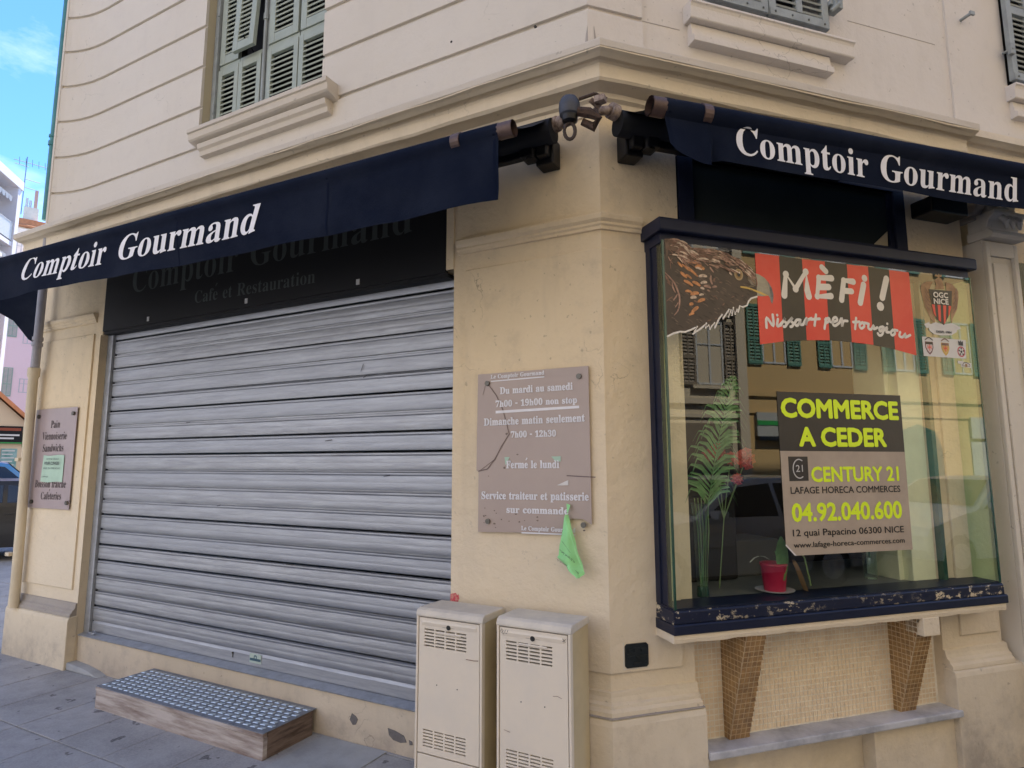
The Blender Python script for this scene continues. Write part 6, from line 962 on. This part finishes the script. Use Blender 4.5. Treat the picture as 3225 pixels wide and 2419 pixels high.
# iron vent plate on the pier
VP=thing('vent_plate','small black cast iron cover set in the pier below the display window corner','vent cover',fR(.128,.0,.65))
m=MB(); m.prism(fR,[(.068,.660),(.078,.650),(.180,.650),(.190,.660),(.190,.748),(.180,.758),(.078,.758),(.068,.748)],.010,.021); mk('plate',m,CASTI,VP,bevel=.002)
for a0,a1,z0,z1 in ((.08,.105,.72,.735),(.112,.142,.722,.740),(.15,.178,.720,.736),(.078,.118,.690,.706),(.142,.182,.688,.706),(.122,.138,.69,.70),(.11,.15,.66,.675),(.076,.09,.70,.715),(.168,.184,.664,.676)):
    m=MB(); m.box(fR,a0,a1,.020,.026,z0,z1); mk('raised_boss',m,CASTI,VP,bevel=.003)
m=MB(); m.box(fR,.060,.198,.008,.0145,.642,.648); m.box(fR,.060,.066,.008,.0145,.642,.765); mk('mortar_lip',m,WHITEST,VP,bevel=.002)
# red paint smear
m=MB(); flat(m,[(.884,.905),(.850,.912),(.838,.900),(.832,.912),(.828,.885),(.836,.868),(.850,.862),(.884,.866)],onL(.0015)); tag(mk('paint_mark',m,plain('red_paint',(.55,.05,.08),.7,0,1.0,60,col2=(.6,.38,.28))),'smear of red paint on the pier edge beside the shutter guide','paint mark')
for poly,lb in (([(1.56,.176),(1.53,.165),(1.515,.15),(1.53,.12),(1.55,.115),(1.575,.14)],'small grey bare patch chipped in the threshold, nearer the wooden step'),([(1.30,.145),(1.25,.14),(1.19,.125),(1.17,.095),(1.21,.085),(1.26,.09),(1.29,.11)],'larger grey bare patch chipped in the threshold, nearer the cabinets'),([(1.155,.11),(1.135,.105),(1.13,.09),(1.15,.085)],'tiny grey chip in the threshold beside the first cabinet')):
    m=MB(); m.prism(fL,poly,-.0225,-.019); o=mk('bare_patch',m,plain('bare_cement',(.16,.15,.15),.9,0,.5,30,.5,60),B)
# ================================================================ CABINETS
def cabinet(s0,s1,zt,label):
    Cb=thing('utility_cabinet',label,'utility cabinet',fL((s0+s1)/2,.19,0),'cream utility cabinets against the pier')
    d0,d1=.075,.292; w_=s1-s0
    m=MB(); m.box(fL,s0,s1,d0,d1-.02,-.05,zt-.03); mk('housing',m,CREAMY,Cb,bevel=.004)
    m=MB(); m.prof(fL,[(d0-.005,zt-.035),(d1+.006,zt-.038),(d1+.008,zt-.028),(d1,zt-.008),(d1-.02,zt),(d0+.01,zt-.004),(d0-.005,zt-.012)],s0-.005,s1+.005); mk('lid',m,plain('dusty_cabinet_lid',(.64,.595,.51),.7,0,.5,7,.2,60,col2=(.52,.49,.44)),Cb,bevel=.006)
    m=MB(); m.box(fL,s0-.002,s0+.010,d1-.022,d1+.006,-.05,zt-.036); m.box(fL,s1-.010,s1+.002,d1-.022,d1+.006,-.05,zt-.036); mk('front_frame',m,CREAMP,Cb,bevel=.003)
    # door with slots cut as real openings: built from bars
    a0,a1=s0+.014,s1-.014; F=d1+.003
    vs0,vs1=s0+.085,s1-.045; vz=[(.805-.09,.805),(.345-.085,.345)]
    cols=4; rows=6; m=MB()
    zt2=zt-.042; segs=[(.235,vz[1][0]),(vz[1][1],vz[0][0]),(vz[0][1],zt2)]
    for z0,z1 in segs: m.box(fL,a0,a1,d1-.012,F,z0,z1)
    for z0,z1 in vz:
        m.box(fL,a0,vs0,d1-.012,F,z0,z1); m.box(fL,vs1,a1,d1-.012,F,z0,z1)
        cw=(vs1-vs0)/cols; rh=(z1-z0)/rows
        for i in range(1,cols): m.box(fL,vs0+i*cw-.004,vs0+i*cw+.004,d1-.010,F-.0006,z0,z1)
        for j in range(rows+1): m.box(fL,vs0,vs1,d1-.010,F-.0004,z0+j*rh-(.004 if j<rows else .004),z0+j*rh+.004)
    mk('door',m,CREAMP,Cb)
    m=MB()
    for z0,z1 in vz: m.box(fL,vs0-.005,vs1+.005,d1-.045,d1-.030,z0-.005,z1+.005)
    mk('vent_backing',m,SLOT,Cb)
    m=MB(); m.box(fL,a0-.003,a1+.003,d1-.030,d1-.013,.228,zt2+.004); mk('door_shadow_gap',m,SLOT,Cb)
    m=MB(); m.box(fL,a0,a1,d1-.012,F+.001,-.05,.228); mk('base_panel',m,CREAMP,Cb,bevel=.003)
    mid=(s0+s1)/2; m=MB(); m.prof(fL,[(F,zt2-.012),(F+.004,zt2-.020),(F+.001,zt2-.034),(F,zt2-.036)],s0+.03,s1-.03); m.prof(fL,[(F,zt2-.058),(F+.0035,zt2-.062),(F,zt2-.070)],mid-.07,mid+.07); mk('moulded_ridge',m,CREAMP,Cb,bevel=.002)
    m=MB(); c=Vector(fL(mid,F-.001,zt2-.032)); m.tube([c,c+Vector((0,-.005,0))],.0115,14); mk('lock',m,plain('lock_metal',(.03,.03,.03),.4,.5),Cb)
    m=MB(); m.box(fL,mid+.014,mid+.034,F,F+.0012,zt2-.034,zt2-.030); m.box(fL,mid-.034,mid-.014,F,F+.0012,zt2-.034,zt2-.030); mk('lock_mark',m,SLOT,Cb)
    m=MB()
    for da,z in ((.12,.55),(.235,.548)): 
        c=Vector(fL(s1-da,F-.001,z)); m.tube([c,c+Vector((0,-.002,0))],.003,8)
    mk('pin_hole',m,SLOT,Cb)
    return Cb
C1=cabinet(.517,.885,.893,'left cream utility cabinet overlapping the roller shutter corner')
C2=cabinet(.078,.436,.899,'right cream utility cabinet standing nearest the building corner')
m=MB(); fz=onL(.2985); stroke(m,[(.418,.838),(.412,.850),(.404,.842),(.412,.832),(.402,.828),(.392,.846),(.398,.834),(.386,.832),(.380,.846)],.0022,fz,0,False); mk('scribbled_tag',m,INK,C2)
m=MB(); stroke(m,[(.112,.843),(.100,.829)],.002,fz,0,False); stroke(m,[(.098,.842),(.112,.831)],.002,fz,.0003,False); mk('cross_mark',m,INK,C2)
m=MB(); stroke(m,[(.16,.60),(.14,.603),(.12,.597)],.002,fz,0,False); stroke(m,[(.40,.42),(.37,.415)],.002,fz,0,False); mk('scuff',m,fm[2],C2)
m=MB(); stroke(m,[(.60,.690),(.56,.689),(.535,.692)],.003,onL(.2985),0,False); mk('rust_scratch',m,fm[2],C1)
# ================================================================ STEP
SP=thing('wooden_step','low weathered wooden step topped with studded metal tread plate in front of the shutter','step',fL(2.6,.19,.02))
s0,s1,d0,d1,zb,zt=1.828,3.388,.012,.368,.012,.158
m=MB(); m.box(fL,s0,s1,d1-.03,d1,zb,zt-.028); m.box(fL,s0,s1,d1-.026,d1+.004,zt-.026,zt-.004); mk('front_plank',m,WOODF,SP,bevel=.003)
m=MB(); m.box(fL,s0,s0+.03,d0,d1-.031,zb,zt-.004); mk('end_plank',m,WOODS,SP,bevel=.003)
m=MB(); m.box(fL,s1-.03,s1,d0,d1-.031,zb,zt-.004); mk('end_plank',m,WOODS,SP,bevel=.003)
m=MB(); m.box(fL,s0+.002,s1-.002,d0-.03,d1+.002,zt-.004,zt); mk('tread_plate',m,TREAD,SP,bevel=.001)
sm=MB(); sm.v=[(-.021,-.012,0),(.015,-.012,0),(.021,.012,0),(-.015,.012,0),(-.017,-.009,.004),(.012,-.009,.004),(.017,.009,.004),(-.012,.009,.004)]; sm.f=[(0,1,5,4),(1,2,6,5),(2,3,7,6),(3,0,4,7),(4,5,6,7)]
sme=tomesh('stud',sm,STUD)
for i in range(26):
    for j in range(8):
        x=s0+.035+i*.0585+(.029 if j%2 else 0); y=.028+j*.0425
        if x<s1-.02: inst('stud',sme,SP,(-x,-y,zt+.0003),math.radians(6))
# ================================================================ CARS
def car(label,fr,L,Wd,Hh,paint,cat='car',name='parked_car',group=None,est=False):
    """fr(x along the car from nose to tail, y across, z) -> world"""
    C=thing(name,label,cat,fr(L/2,0,0),group)
    side=[(0,.42),(.02,.62),(.12,.74),(.9,.92),(1.25,.98),(1.95,Hh-.06),(2.3,Hh),(3.1,Hh),(3.7,Hh-.08),(4.15,1.02),(4.25,.92),(4.28,.5),(4.2,.30),(3.75,.26),(3.70,.42),(3.52,.60),(3.3,.62),(3.12,.5),(3.03,.26),(1.18,.26),(1.1,.48),(.92,.62),(.7,.62),(.5,.48),(.44,.26),(.1,.28)]
    k=L/4.28; side=[(x*k,z) for x,z in side]; n=len(side); m=MB()
    secs=[(-Wd/2+.02,.0),(-Wd/2,.03),(-Wd/2+.0,.05),(Wd/2,.05),(Wd/2,.03),(Wd/2-.02,0)]
    def inset(z): return .0 if z<.95 else (z-.95)*.42
    rows=[]
    for y,_ in ((-Wd/2,0),(-Wd/4,0),(Wd/4,0),(Wd/2,0)):
        row=[]
        for x,z in side:
            e=inset(z); yy=max(-Wd/2+e,min(Wd/2-e,y)); bow=(.10 if abs(y)>Wd/3 else 0)
            xx=x+(bow if x<.2*k else (-bow*.7 if x>4.1*k else 0)); row.append(fr(xx,yy,z+(0 if abs(y)>Wd/3 else .025*(z>.7))))
        rows.append(row)
    vs=[p for r in rows for p in r]; fs=[(i*n+j,(i+1)*n+j,(i+1)*n+(j+1)%n,i*n+(j+1)%n) for i in range(3) for j in range(n)]
    t=[tuple(x) for x in tessellate_polygon([[Vector((x,z,0)) for x,z in side]])]; fs+=t+[tuple(i+3*n for i in x) for x in t]
    m.add(vs,fs); body=mk('body',m,paint,C,bevel=.02,smooth=True)
    for sg in (-1,1):
        def sd(x,z,l=.006): e=inset(z); return fr(x*k,sg*(Wd/2-e+l),z)
        for poly in ([(1.40,1.0),(2.02,Hh-.12),(2.55,Hh-.07),(2.55,1.0)],[(2.62,1.0),(2.62,Hh-.07),(3.1,Hh-.07),(3.6,Hh-.14),(3.95,1.02)]):
            m=MB(); m.add([sd(x,z) for x,z in poly],[tuple(range(len(poly)))]); mk('side_window',m,CARG,C)
        m=MB(); m.box(fr,2.42*k,2.58*k,sg*(Wd/2+.004),sg*(Wd/2+.02),.80,.83); mk('door_handle',m,paint,C,bevel=.004)
        m=MB(); m.box(fr,1.45*k,1.62*k,sg*(Wd/2+.0),sg*(Wd/2+.18),.98,1.10); mk('wing_mirror',m,paint,C,bevel=.03)
        for x in (.81,3.40):
            m=MB(); c=Vector(fr(x*k,sg*(Wd/2-.20),.31)); e=Vector(fr(x*k,sg*(Wd/2-.01),.31)); m.tube([c,e],.31,22); wh=mk('wheel',m,TYRE,C,smooth=True)
            m=MB(); e2=Vector(fr(x*k,sg*(Wd/2+.002),.31)); m.tube([e,e2],.19,18); mk('rim',m,CARS,wh)
        m=MB(); m.add([fr(.10,sg*(Wd/2-.38),.70),fr(.20,sg*(Wd/2-.12),.72),fr(.42,sg*(Wd/2+.004),.78),fr(.55,sg*(Wd/2+.004),.74),fr(.26,sg*(Wd/2+.003),.62),fr(.07,sg*(Wd/2-.20),.60)],[tuple(range(6))]); mk('headlight',m,LAMPG,C)
        m=MB(); m.box(fr,L-.12,L-.0,sg*(Wd/2-.30),sg*(Wd/2-.04),.78,.92); mk('tail_lamp',m,plain('tail_red',(.25,.01,.01),.3),C,bevel=.02)
        m=MB(); c=Vector(fr(.07,sg*(Wd/2-.30),.44)); m.tube([c,Vector(fr(.03,sg*(Wd/2-.30),.44))],.055,14); mk('fog_lamp',m,LAMPG,C)
    m=MB(); m.add([fr(1.30*k,-Wd/2+.12,.99+.02),fr(1.30*k,Wd/2-.12,1.01),fr(1.95*k,Wd/2-.30,Hh-.055),fr(1.95*k,-Wd/2+.30,Hh-.055)],[(0,1,2,3)]); 
    m.v=[tuple(Vector(p)+Vector((0,0,.03))) for p in m.v]; mk('windscreen',m,CARG,C)
    m=MB(); m.add([fr(4.14*k,-Wd/2+.14,1.05),fr(4.14*k,Wd/2-.14,1.05),fr(3.74*k,Wd/2-.28,Hh-.07),fr(3.74*k,-Wd/2+.28,Hh-.07)],[(0,1,2,3)]); m.v=[tuple(Vector(p)+Vector((0,0,.035))) for p in m.v]; mk('rear_window',m,CARG,C)
    m=MB(); m.box(fr,-.01,.03,-.42,.42,.52,.60); m.box(fr,-.02,.03,-.55,.55,.30,.42); mk('grille',m,BLACKM,C,bevel=.01)
    m=MB(); m.box(fr,-.035,-.01,-.26,.26,.42,.53); mk('number_plate',m,PAPERW,C,bevel=.004)
    return C
def fc1(x,y,z): return fR(7.15+x,5.42-y,z-.12)
def fc2(x,y,z): return fR(2.1+x,5.42-y,z-.12)
car('white parked car mirrored in the shop glass beneath the poster',fc1,4.2,1.75,1.45,CARW,group='cars parked across the narrow street')
car('silver parked car with dark windows mirrored at the left of the shop glass',fc2,4.3,1.75,1.50,CARS,group='cars parked across the narrow street')
# cars on the side street to the left (seen past the rain pipe)
def fc3(x,y,z): return fV(.42+(2.55-x)*.9,13.9+y*.95+(x-2.5)*.30,z*.97-.005)
def fc4(x,y,z): return fV(.60+(1.85-x)*.9,18.2+y*.9+(x-1.8)*.2,z*1.02)
car('black parked car at the far left edge beyond the rain pipe',fc3,4.2,1.75,1.36,CARD)
car('bright blue parked car showing just above the black car roof at the far left',fc4,4.1,1.75,1.62,CARB)
# ================================================================ FAR STREET ON THE LEFT
def win(par,fr,a,z,w_,h_,d,frame=FRW,shut=None,sides=(-1,1),sw=None,bars=True):
    m=MB(); m.box(fr,a-w_/2,a+w_/2,d-.02,d-.06,z,z+h_); f_=mk('window',m,WGL,par)
    m=MB(); t=.05
    for x in (a-w_/2,a+w_/2-t): m.box(fr,x,x+t,d-.03,d+.02,z,z+h_)
    m.box(fr,a-w_/2,a+w_/2,d-.03,d+.02,z,z+t); m.box(fr,a-w_/2,a+w_/2,d-.03,d+.02,z+h_-t,z+h_)
    if bars: m.box(fr,a-.03,a+.03,d-.03,d+.022,z,z+h_); m.box(fr,a-w_/2,a+w_/2,d-.03,d+.018,z+h_*.62,z+h_*.62+.035)
    mk('window_frame',m,frame,f_)
    if shut:
        sw=sw or w_*.5
        for sg in sides:
            x0=a+sg*(w_/2+.03); x1=x0+sg*sw; lo,hi=min(x0,x1),max(x0,x1); m=MB()
            m.box(fr,lo,lo+.05,d+.02,d+.055,z-.03,z+h_); m.box(fr,hi-.05,hi,d+.02,d+.055,z-.03,z+h_); m.box(fr,(lo+hi)/2-.02,(lo+hi)/2+.02,d+.02,d+.05,z,z+h_)
            for q in (0,.42,1): m.box(fr,lo,hi,d+.02,d+.053,z-.03+q*(h_-.04),z+.05+q*(h_-.04))
            for k in range(int(h_/.09)): m.add([fr(lo+.03,d+.026,z+.09*k),fr(hi-.03,d+.026,z+.09*k),fr(hi-.03,d+.045,z+.09*k-.05),fr(lo+.03,d+.045,z+.09*k-.05)],[(0,1,2,3)])
            mk('shutter_leaf',m,shut,par)
    return f_
def sV(b): return lambda a,d,z: fV(a,b-d,z)
# pink house (58 m)
PH=thing('pink_house','pale pink house with muted green shutters far down the side street','house',fV(2,58,0))
fp=sV(58); m=MB(); m.box(fp,-8,3.6,-9,0,0,17); mk('wall',m,PINKW,PH)
for a,z,w_,h_,sd_ in ((.72,6.55,.62,2.1,(1,)),(.72,11.0,.62,1.9,(1,)),(2.30,6.85,.55,1.05,()),(2.26,10.55,.55,.95,()),(-2.5,6.5,1.0,1.9,(-1,1)),(-2.5,10.6,1.0,1.9,(-1,1))):
    win(PH,fp,a,z,w_,h_,.0,FRW,MUTG if sd_ else None,sd_,.55)
# low gabled house with signs (34 m)
GH=thing('gabled_house','low peach house with an orange tiled slope and black shop sign at the far left','house',fV(1,34,0))
fg=sV(34); m=MB(); m.prism(fg,[(-5,0),(1.62,0),(1.62,3.35),(.2,4.75),(-.6,5.6),(-3,3.4),(-5,3.4)],-8,0); mk('wall',m,PEACH,GH)
m=MB(); m.prism(fg,[(1.78,3.28),(1.84,3.42),(-.6,5.85),(-.62,5.62)],-8,.25); mk('roof_slope',m,ORANT,GH)
m=MB(); m.box(fg,.35,1.48,0,.10,2.45,3.20); mk('shop_sign',m,SIGNB,GH); 
m=MB(); m.box(fg,.40,1.42,.105,.12,3.0,3.12); mk('sign_lettering_band',m,plain('dull_red_print',(.25,.05,.02),.6),GH); m=MB(); m.box(fg,.42,1.38,.105,.12,2.78,2.85); m.box(fg,.7,1.2,.105,.12,2.64,2.71); mk('sign_lettering_band',m,PAPERW,GH)
m=MB(); m.box(fg,.36,1.48,.10,.13,2.45,2.51); mk('green_edge',m,GSTR,GH)
m=MB(); m.box(fg,.82,1.36,0,.06,1.2,2.24); mk('menu_board',m,plain('teal_board',(.10,.26,.24),.6,0,.8,3,col2=(.30,.45,.45)),GH)
m=MB()
for k in range(6): m.box(fg,.86,1.28-.06*(k%2),.065,.075,2.12-.15*k,2.17-.15*k)
mk('board_lines',m,PAPERW,GH); m=MB(); m.box(fg,1.50,1.60,0,.05,2.3,2.9); mk('side_sign',m,GSTR,GH)
# white balconied block (39 m)
WB=thing('white_apartment_block','white apartment block with balconies and scalloped awnings at the left edge','building',fV(.5,39,0))
ux,uy=.69,-.72; c0=fV(-.36,39,0)
def fB(a,d,z): return (c0[0]+ux*a+.72*d, c0[1]+uy*a+.69*d, z)
m=MB(); m.box(fB,0,22,-12,0,0,15.2); m.box(fB,-.35,0,-12,1.0,0,15.6); m.box(fB,-.4,22,-12,1.05,15.5,15.95); mk('wall',m,WHITEW,WB)
m=MB(); m.box(fB,-.5,3.5,-7,-1.0,15.95,18.0); mk('roof_room',m,CHIMW,WB); m=MB(); m.tube([fB(1.4,-1.2,18),fB(1.2,-1.2,19.4)],.04,5); mk('antenna_pole',m,ANTM,WB)
for z in (3.4,6.4,9.4,12.4): 
    m=MB(); m.box(fB,0.01,22,0,.95,z,z+.22); bl=mk('balcony_slab',m,WHITEW,WB); m=MB(); m.box(fB,.05,22,.90,.94,z+.3,z+1.15); mk('balcony_panel',m,plain('frosted_panel',(.5,.5,.46),.4),bl); m=MB(); m.box(fB,.05,22,.88,.95,z+1.15,z+1.21); mk('handrail',m,FRW,bl)
    m=MB(); m.prism(lambda a,b,c:fB(b,a,c),[(0,z+2.95),(0,z+2.90),(.85,z+2.45),(.88,z+2.52)],.2,5); 
    for k in range(14): m.add([fB(.2+.34*k,.87,z+2.5),fB(.54+.34*k,.87,z+2.5),fB(.50+.34*k,.88,z+2.28),fB(.37+.34*k,.88,z+2.22),fB(.24+.34*k,.88,z+2.28)],[(0,1,2,3,4)])
    mk('balcony_awning',m,AWNW,WB)
    m=MB(); m.box(fB,.8,4.6,.0,.03,z+.22,z+2.5); mk('dark_glazing',m,WGL,WB)
# cream house with orange roof and chimneys (80 m)
OH=thing('orange_roofed_house','cream house with orange tiled roof, pale chimneys and antenna beyond the white block','house',fV(2.5,80,0))
fo=sV(80); m=MB(); m.box(fo,.4,5.2,-9,0,0,26.3); mk('wall',m,CHIMW,OH)
m=MB(); m.prism(lambda a,b,c:fV(a,80-b,c),[(.2,26.3),(5.4,26.3),(5.4,27.3),(.2,27.3)],-9,-.2); m.prism(lambda a,b,c:fo(b,a,c),[(.4,26.25),(.4,26.45),(-4,28.2),(-4,26.3)],.2,5.4); mk('tiled_roof',m,ORANT,OH)
m=MB(); m.box(fo,1.75,3.0,-1.9,-.9,26.5,28.9); mk('chimney_stack',m,CHIMW,OH); m=MB(); m.box(fo,2.55,2.85,-1.7,-1.2,28.9,31.0); mk('brick_flue',m,plain('pinkish_brick',(.55,.33,.26),.8),OH)
m=MB(); m.tube([fo(1.95,-1.4,28.9),fo(1.95,-1.4,30.0)],.13,8); m.tube([fo(2.25,-1.4,28.9),fo(2.25,-1.4,29.8)],.13,8); mk('chimney_pot',m,PAPERW,OH,smooth=True)
m=MB(); m.tube([fo(1.55,-1.2,28),fo(1.60,-1.2,34.5)],.05,5); 
for z,l0,l1 in ((33.9,-1.1,1.9),(33.5,-1.0,.2),(32.0,0,1.3),(31.1,-.3,.9)): m.tube([fo(1.6+l0,-1.2,z),fo(1.6+l1,-1.2,z-.1)],.035,4)
for k in range(5): m.tube([fo(1.0+.55*k,-1.2,33.5),fo(.95+.55*k,-1.2,34.3)],.025,4)
mk('roof_antenna',m,ANTM,OH)
for k in range(2): m=MB(); m.tube([fo(.6+1.25*k,.5,24.9+.5*k),fo(1.5+1.25*k,.5,25.0+.5*k)],.28,10); mk('eave_bracket',m,CHIMW,OH)
win(OH,fo,1.2,20,1.0,3.2,0,FRW,None,())
CH2=thing('cream_block','cream block with tall windows seen just above the awning end at the far left','building',fV(1.2,62,0))
fo2=sV(62); m=MB(); m.box(fo2,.6,2.0,-9,0,0,20.6); mk('wall',m,CHIMW,CH2); win(CH2,fo2,1.15,17.6,.6,2.4,0,FRW,None,())
# awning round the corner, seen from below
SA=thing('side_street_awning','dark draped awning edge hanging round the corner behind the rain pipe','awning',fV(.1,7.6,3))
m=MB(); bz=[(-1.2,2.98),(-.6,3.02),(.06,3.03),(.17,2.97),(.24,2.88),(.30,2.80),(.37,2.765),(.46,2.76)]
n=len(bz); vs=[fV(a,7.5,z) for a,z in bz]+[fV(a,7.52,3.42) for a,z in bz]+[fV(a,8.6,3.75) for a,z in bz]
m.add(vs,[(i,i+1,n+i+1,n+i) for i in range(n-1)]+[(n+i,n+i+1,2*n+i+1,2*n+i) for i in range(n-1)]); mk('draped_cloth',m,NAVYC,SA)
# ================================================================ ACROSS THE NARROW STREET (mirrored in the shop glass)
OC=thing('ochre_building','ochre building with green shutters, mirrored in the shop glass behind the poster','building',fR(18,11.2,0))
W_=11.15
def fO(a,d,z): return fR(a,W_-d,z)
m=MB(); m.box(fO,9.55,34,-9,0,-.2,13.5); mk('wall',m,OCHRE,OC)
m=MB(); m.box(fO,9.55,34,0,.06,3.36,3.50); m.box(fO,9.55,34,0,.04,2.90,2.98); mk('string_course',m,OCHRE,OC)
for k in range(-1,7):
    for z in (4.27,7.35,10.4):
        a=12.5+.36+2.36*k; win(OC,fO,a,z,.78,1.62,0,FRW,GRNS,(-1,1),.46)
m=MB(); m.box(fO,9.75,13.2,0,.10,2.28,2.92); sf=mk('shop_fascia',m,GARG,OC); m=MB(); m.box(fO,9.75,13.2,.101,.115,2.58,2.70); mk('green_band',m,GSTR,sf); m=MB(); m.box(fO,9.75,13.2,0,.16,2.18,2.28); mk('awning_box',m,BLACKM,sf)
m=MB(); m.box(fO,10.9,12.2,0,.03,.7,2.1); gw=mk('barred_window',m,WGL,OC); m=MB()
for k in range(9): m.box(fO,10.92+.15*k,10.94+.15*k,.03,.05,.7,2.1)
m.box(fO,10.9,12.2,.03,.05,1.4,1.43); mk('window_bars',m,BLACKM,gw)
m=MB(); m.box(fO,9.55,34,0,.05,-.1,.55); mk('plinth',m,TAUF,OC)
m=MB(); m.prism(lambda a,b,c:fO(a,b,c),[(14.6,-.1),(16.4,-.1),(16.4,2.0),(16.15,2.5),(15.5,2.7),(14.85,2.5),(14.6,2.0)],0,.03); mk('arched_door',m,plain('dark_green_door',(.03,.07,.05),.5),OC)
m=MB(); m.box(fO,17.6,21,0,.08,2.3,2.95); m.box(fO,17.6,21,0,.03,.2,2.2); mk('shop_front',m,GARG,OC)
TB=thing('taupe_building','taupe building with pale brown shutters, mirrored at the left of the shop glass','building',fR(3,11.2,0))
m=MB(); m.box(fO,-16,9.45,-9,0,-.2,16); mk('wall',m,TAUF,TB)
m=MB(); m.box(fO,9.2,9.5,0,.12,-.1,16); m.box(fO,-16,9.5,0,.10,3.1,3.25); m.box(fO,-16,9.5,0,.05,2.75,2.85); m.box(fO,7.5,9.2,0,.05,5.5,5.7); mk('pilaster_and_bands',m,TAUF,TB)
for k in range(-8,1):
    for z in (3.62,6.9,10.2):
        a=8.42+2.6*k; win(TB,fO,a,z,.84,1.7,0,FRW,BRNS,(-1,1),.44)
        m=MB(); m.box(fO,a-.6,a+.6,0,.10,z+1.82,z+1.95); m.box(fO,a-.45,a+.45,0,.05,z+2.0,z+2.25); m.box(fO,a-.6,a+.6,0,.12,z-.12,z-.03); mk('window_cornice',m,TAUF,TB)
for k in range(-5,3):
    m=MB(); m.box(fO,1.2+3*k,3.0+3*k,0,.04,-.1,2.6); mk('shop_door',m,WGL if k%2 else BRNS,TB)
SCB=thing('street_end_building','long pale building out of view across the wide street, set to bounce light','building',fL(14,18,0))  # out of view, placed near and pale so it bounces light onto the pier
m=MB(); m.box(fL,4,40,18,30,-.2,17); mk('wall',m,WHITEW,SCB)
for k in range(6):
    for z in (3.5,6.6,9.7):
        m=MB(); m.box(fL,8+4*k,9.2+4*k,17.95,18.02,z,z+2.0); mk('window',m,WGL,SCB)
SSB=thing('added_shade_block','unseen tall block added beyond the side street to shade the left pavement','building',(-18,16,0))  # hidden from view, added only to keep sun off the left pavement
m=MB(); m.box(fW,-23.5,-12,9,34,-.2,19); mk('wall',m,WHITEW,SSB)
for k in range(3):
    for z in (1.0,4.2,7.4,10.6,13.8): m=MB(); m.box(fW,-22+3.6*k,-20.8+3.6*k,8.96,9.02,z,z+2.0); mk('window',m,WGL,SSB)
print('OBJS',len(bpy.data.objects),'TRIS',sum(len(o.data.polygons) for o in bpy.data.objects if o.type=='MESH'))
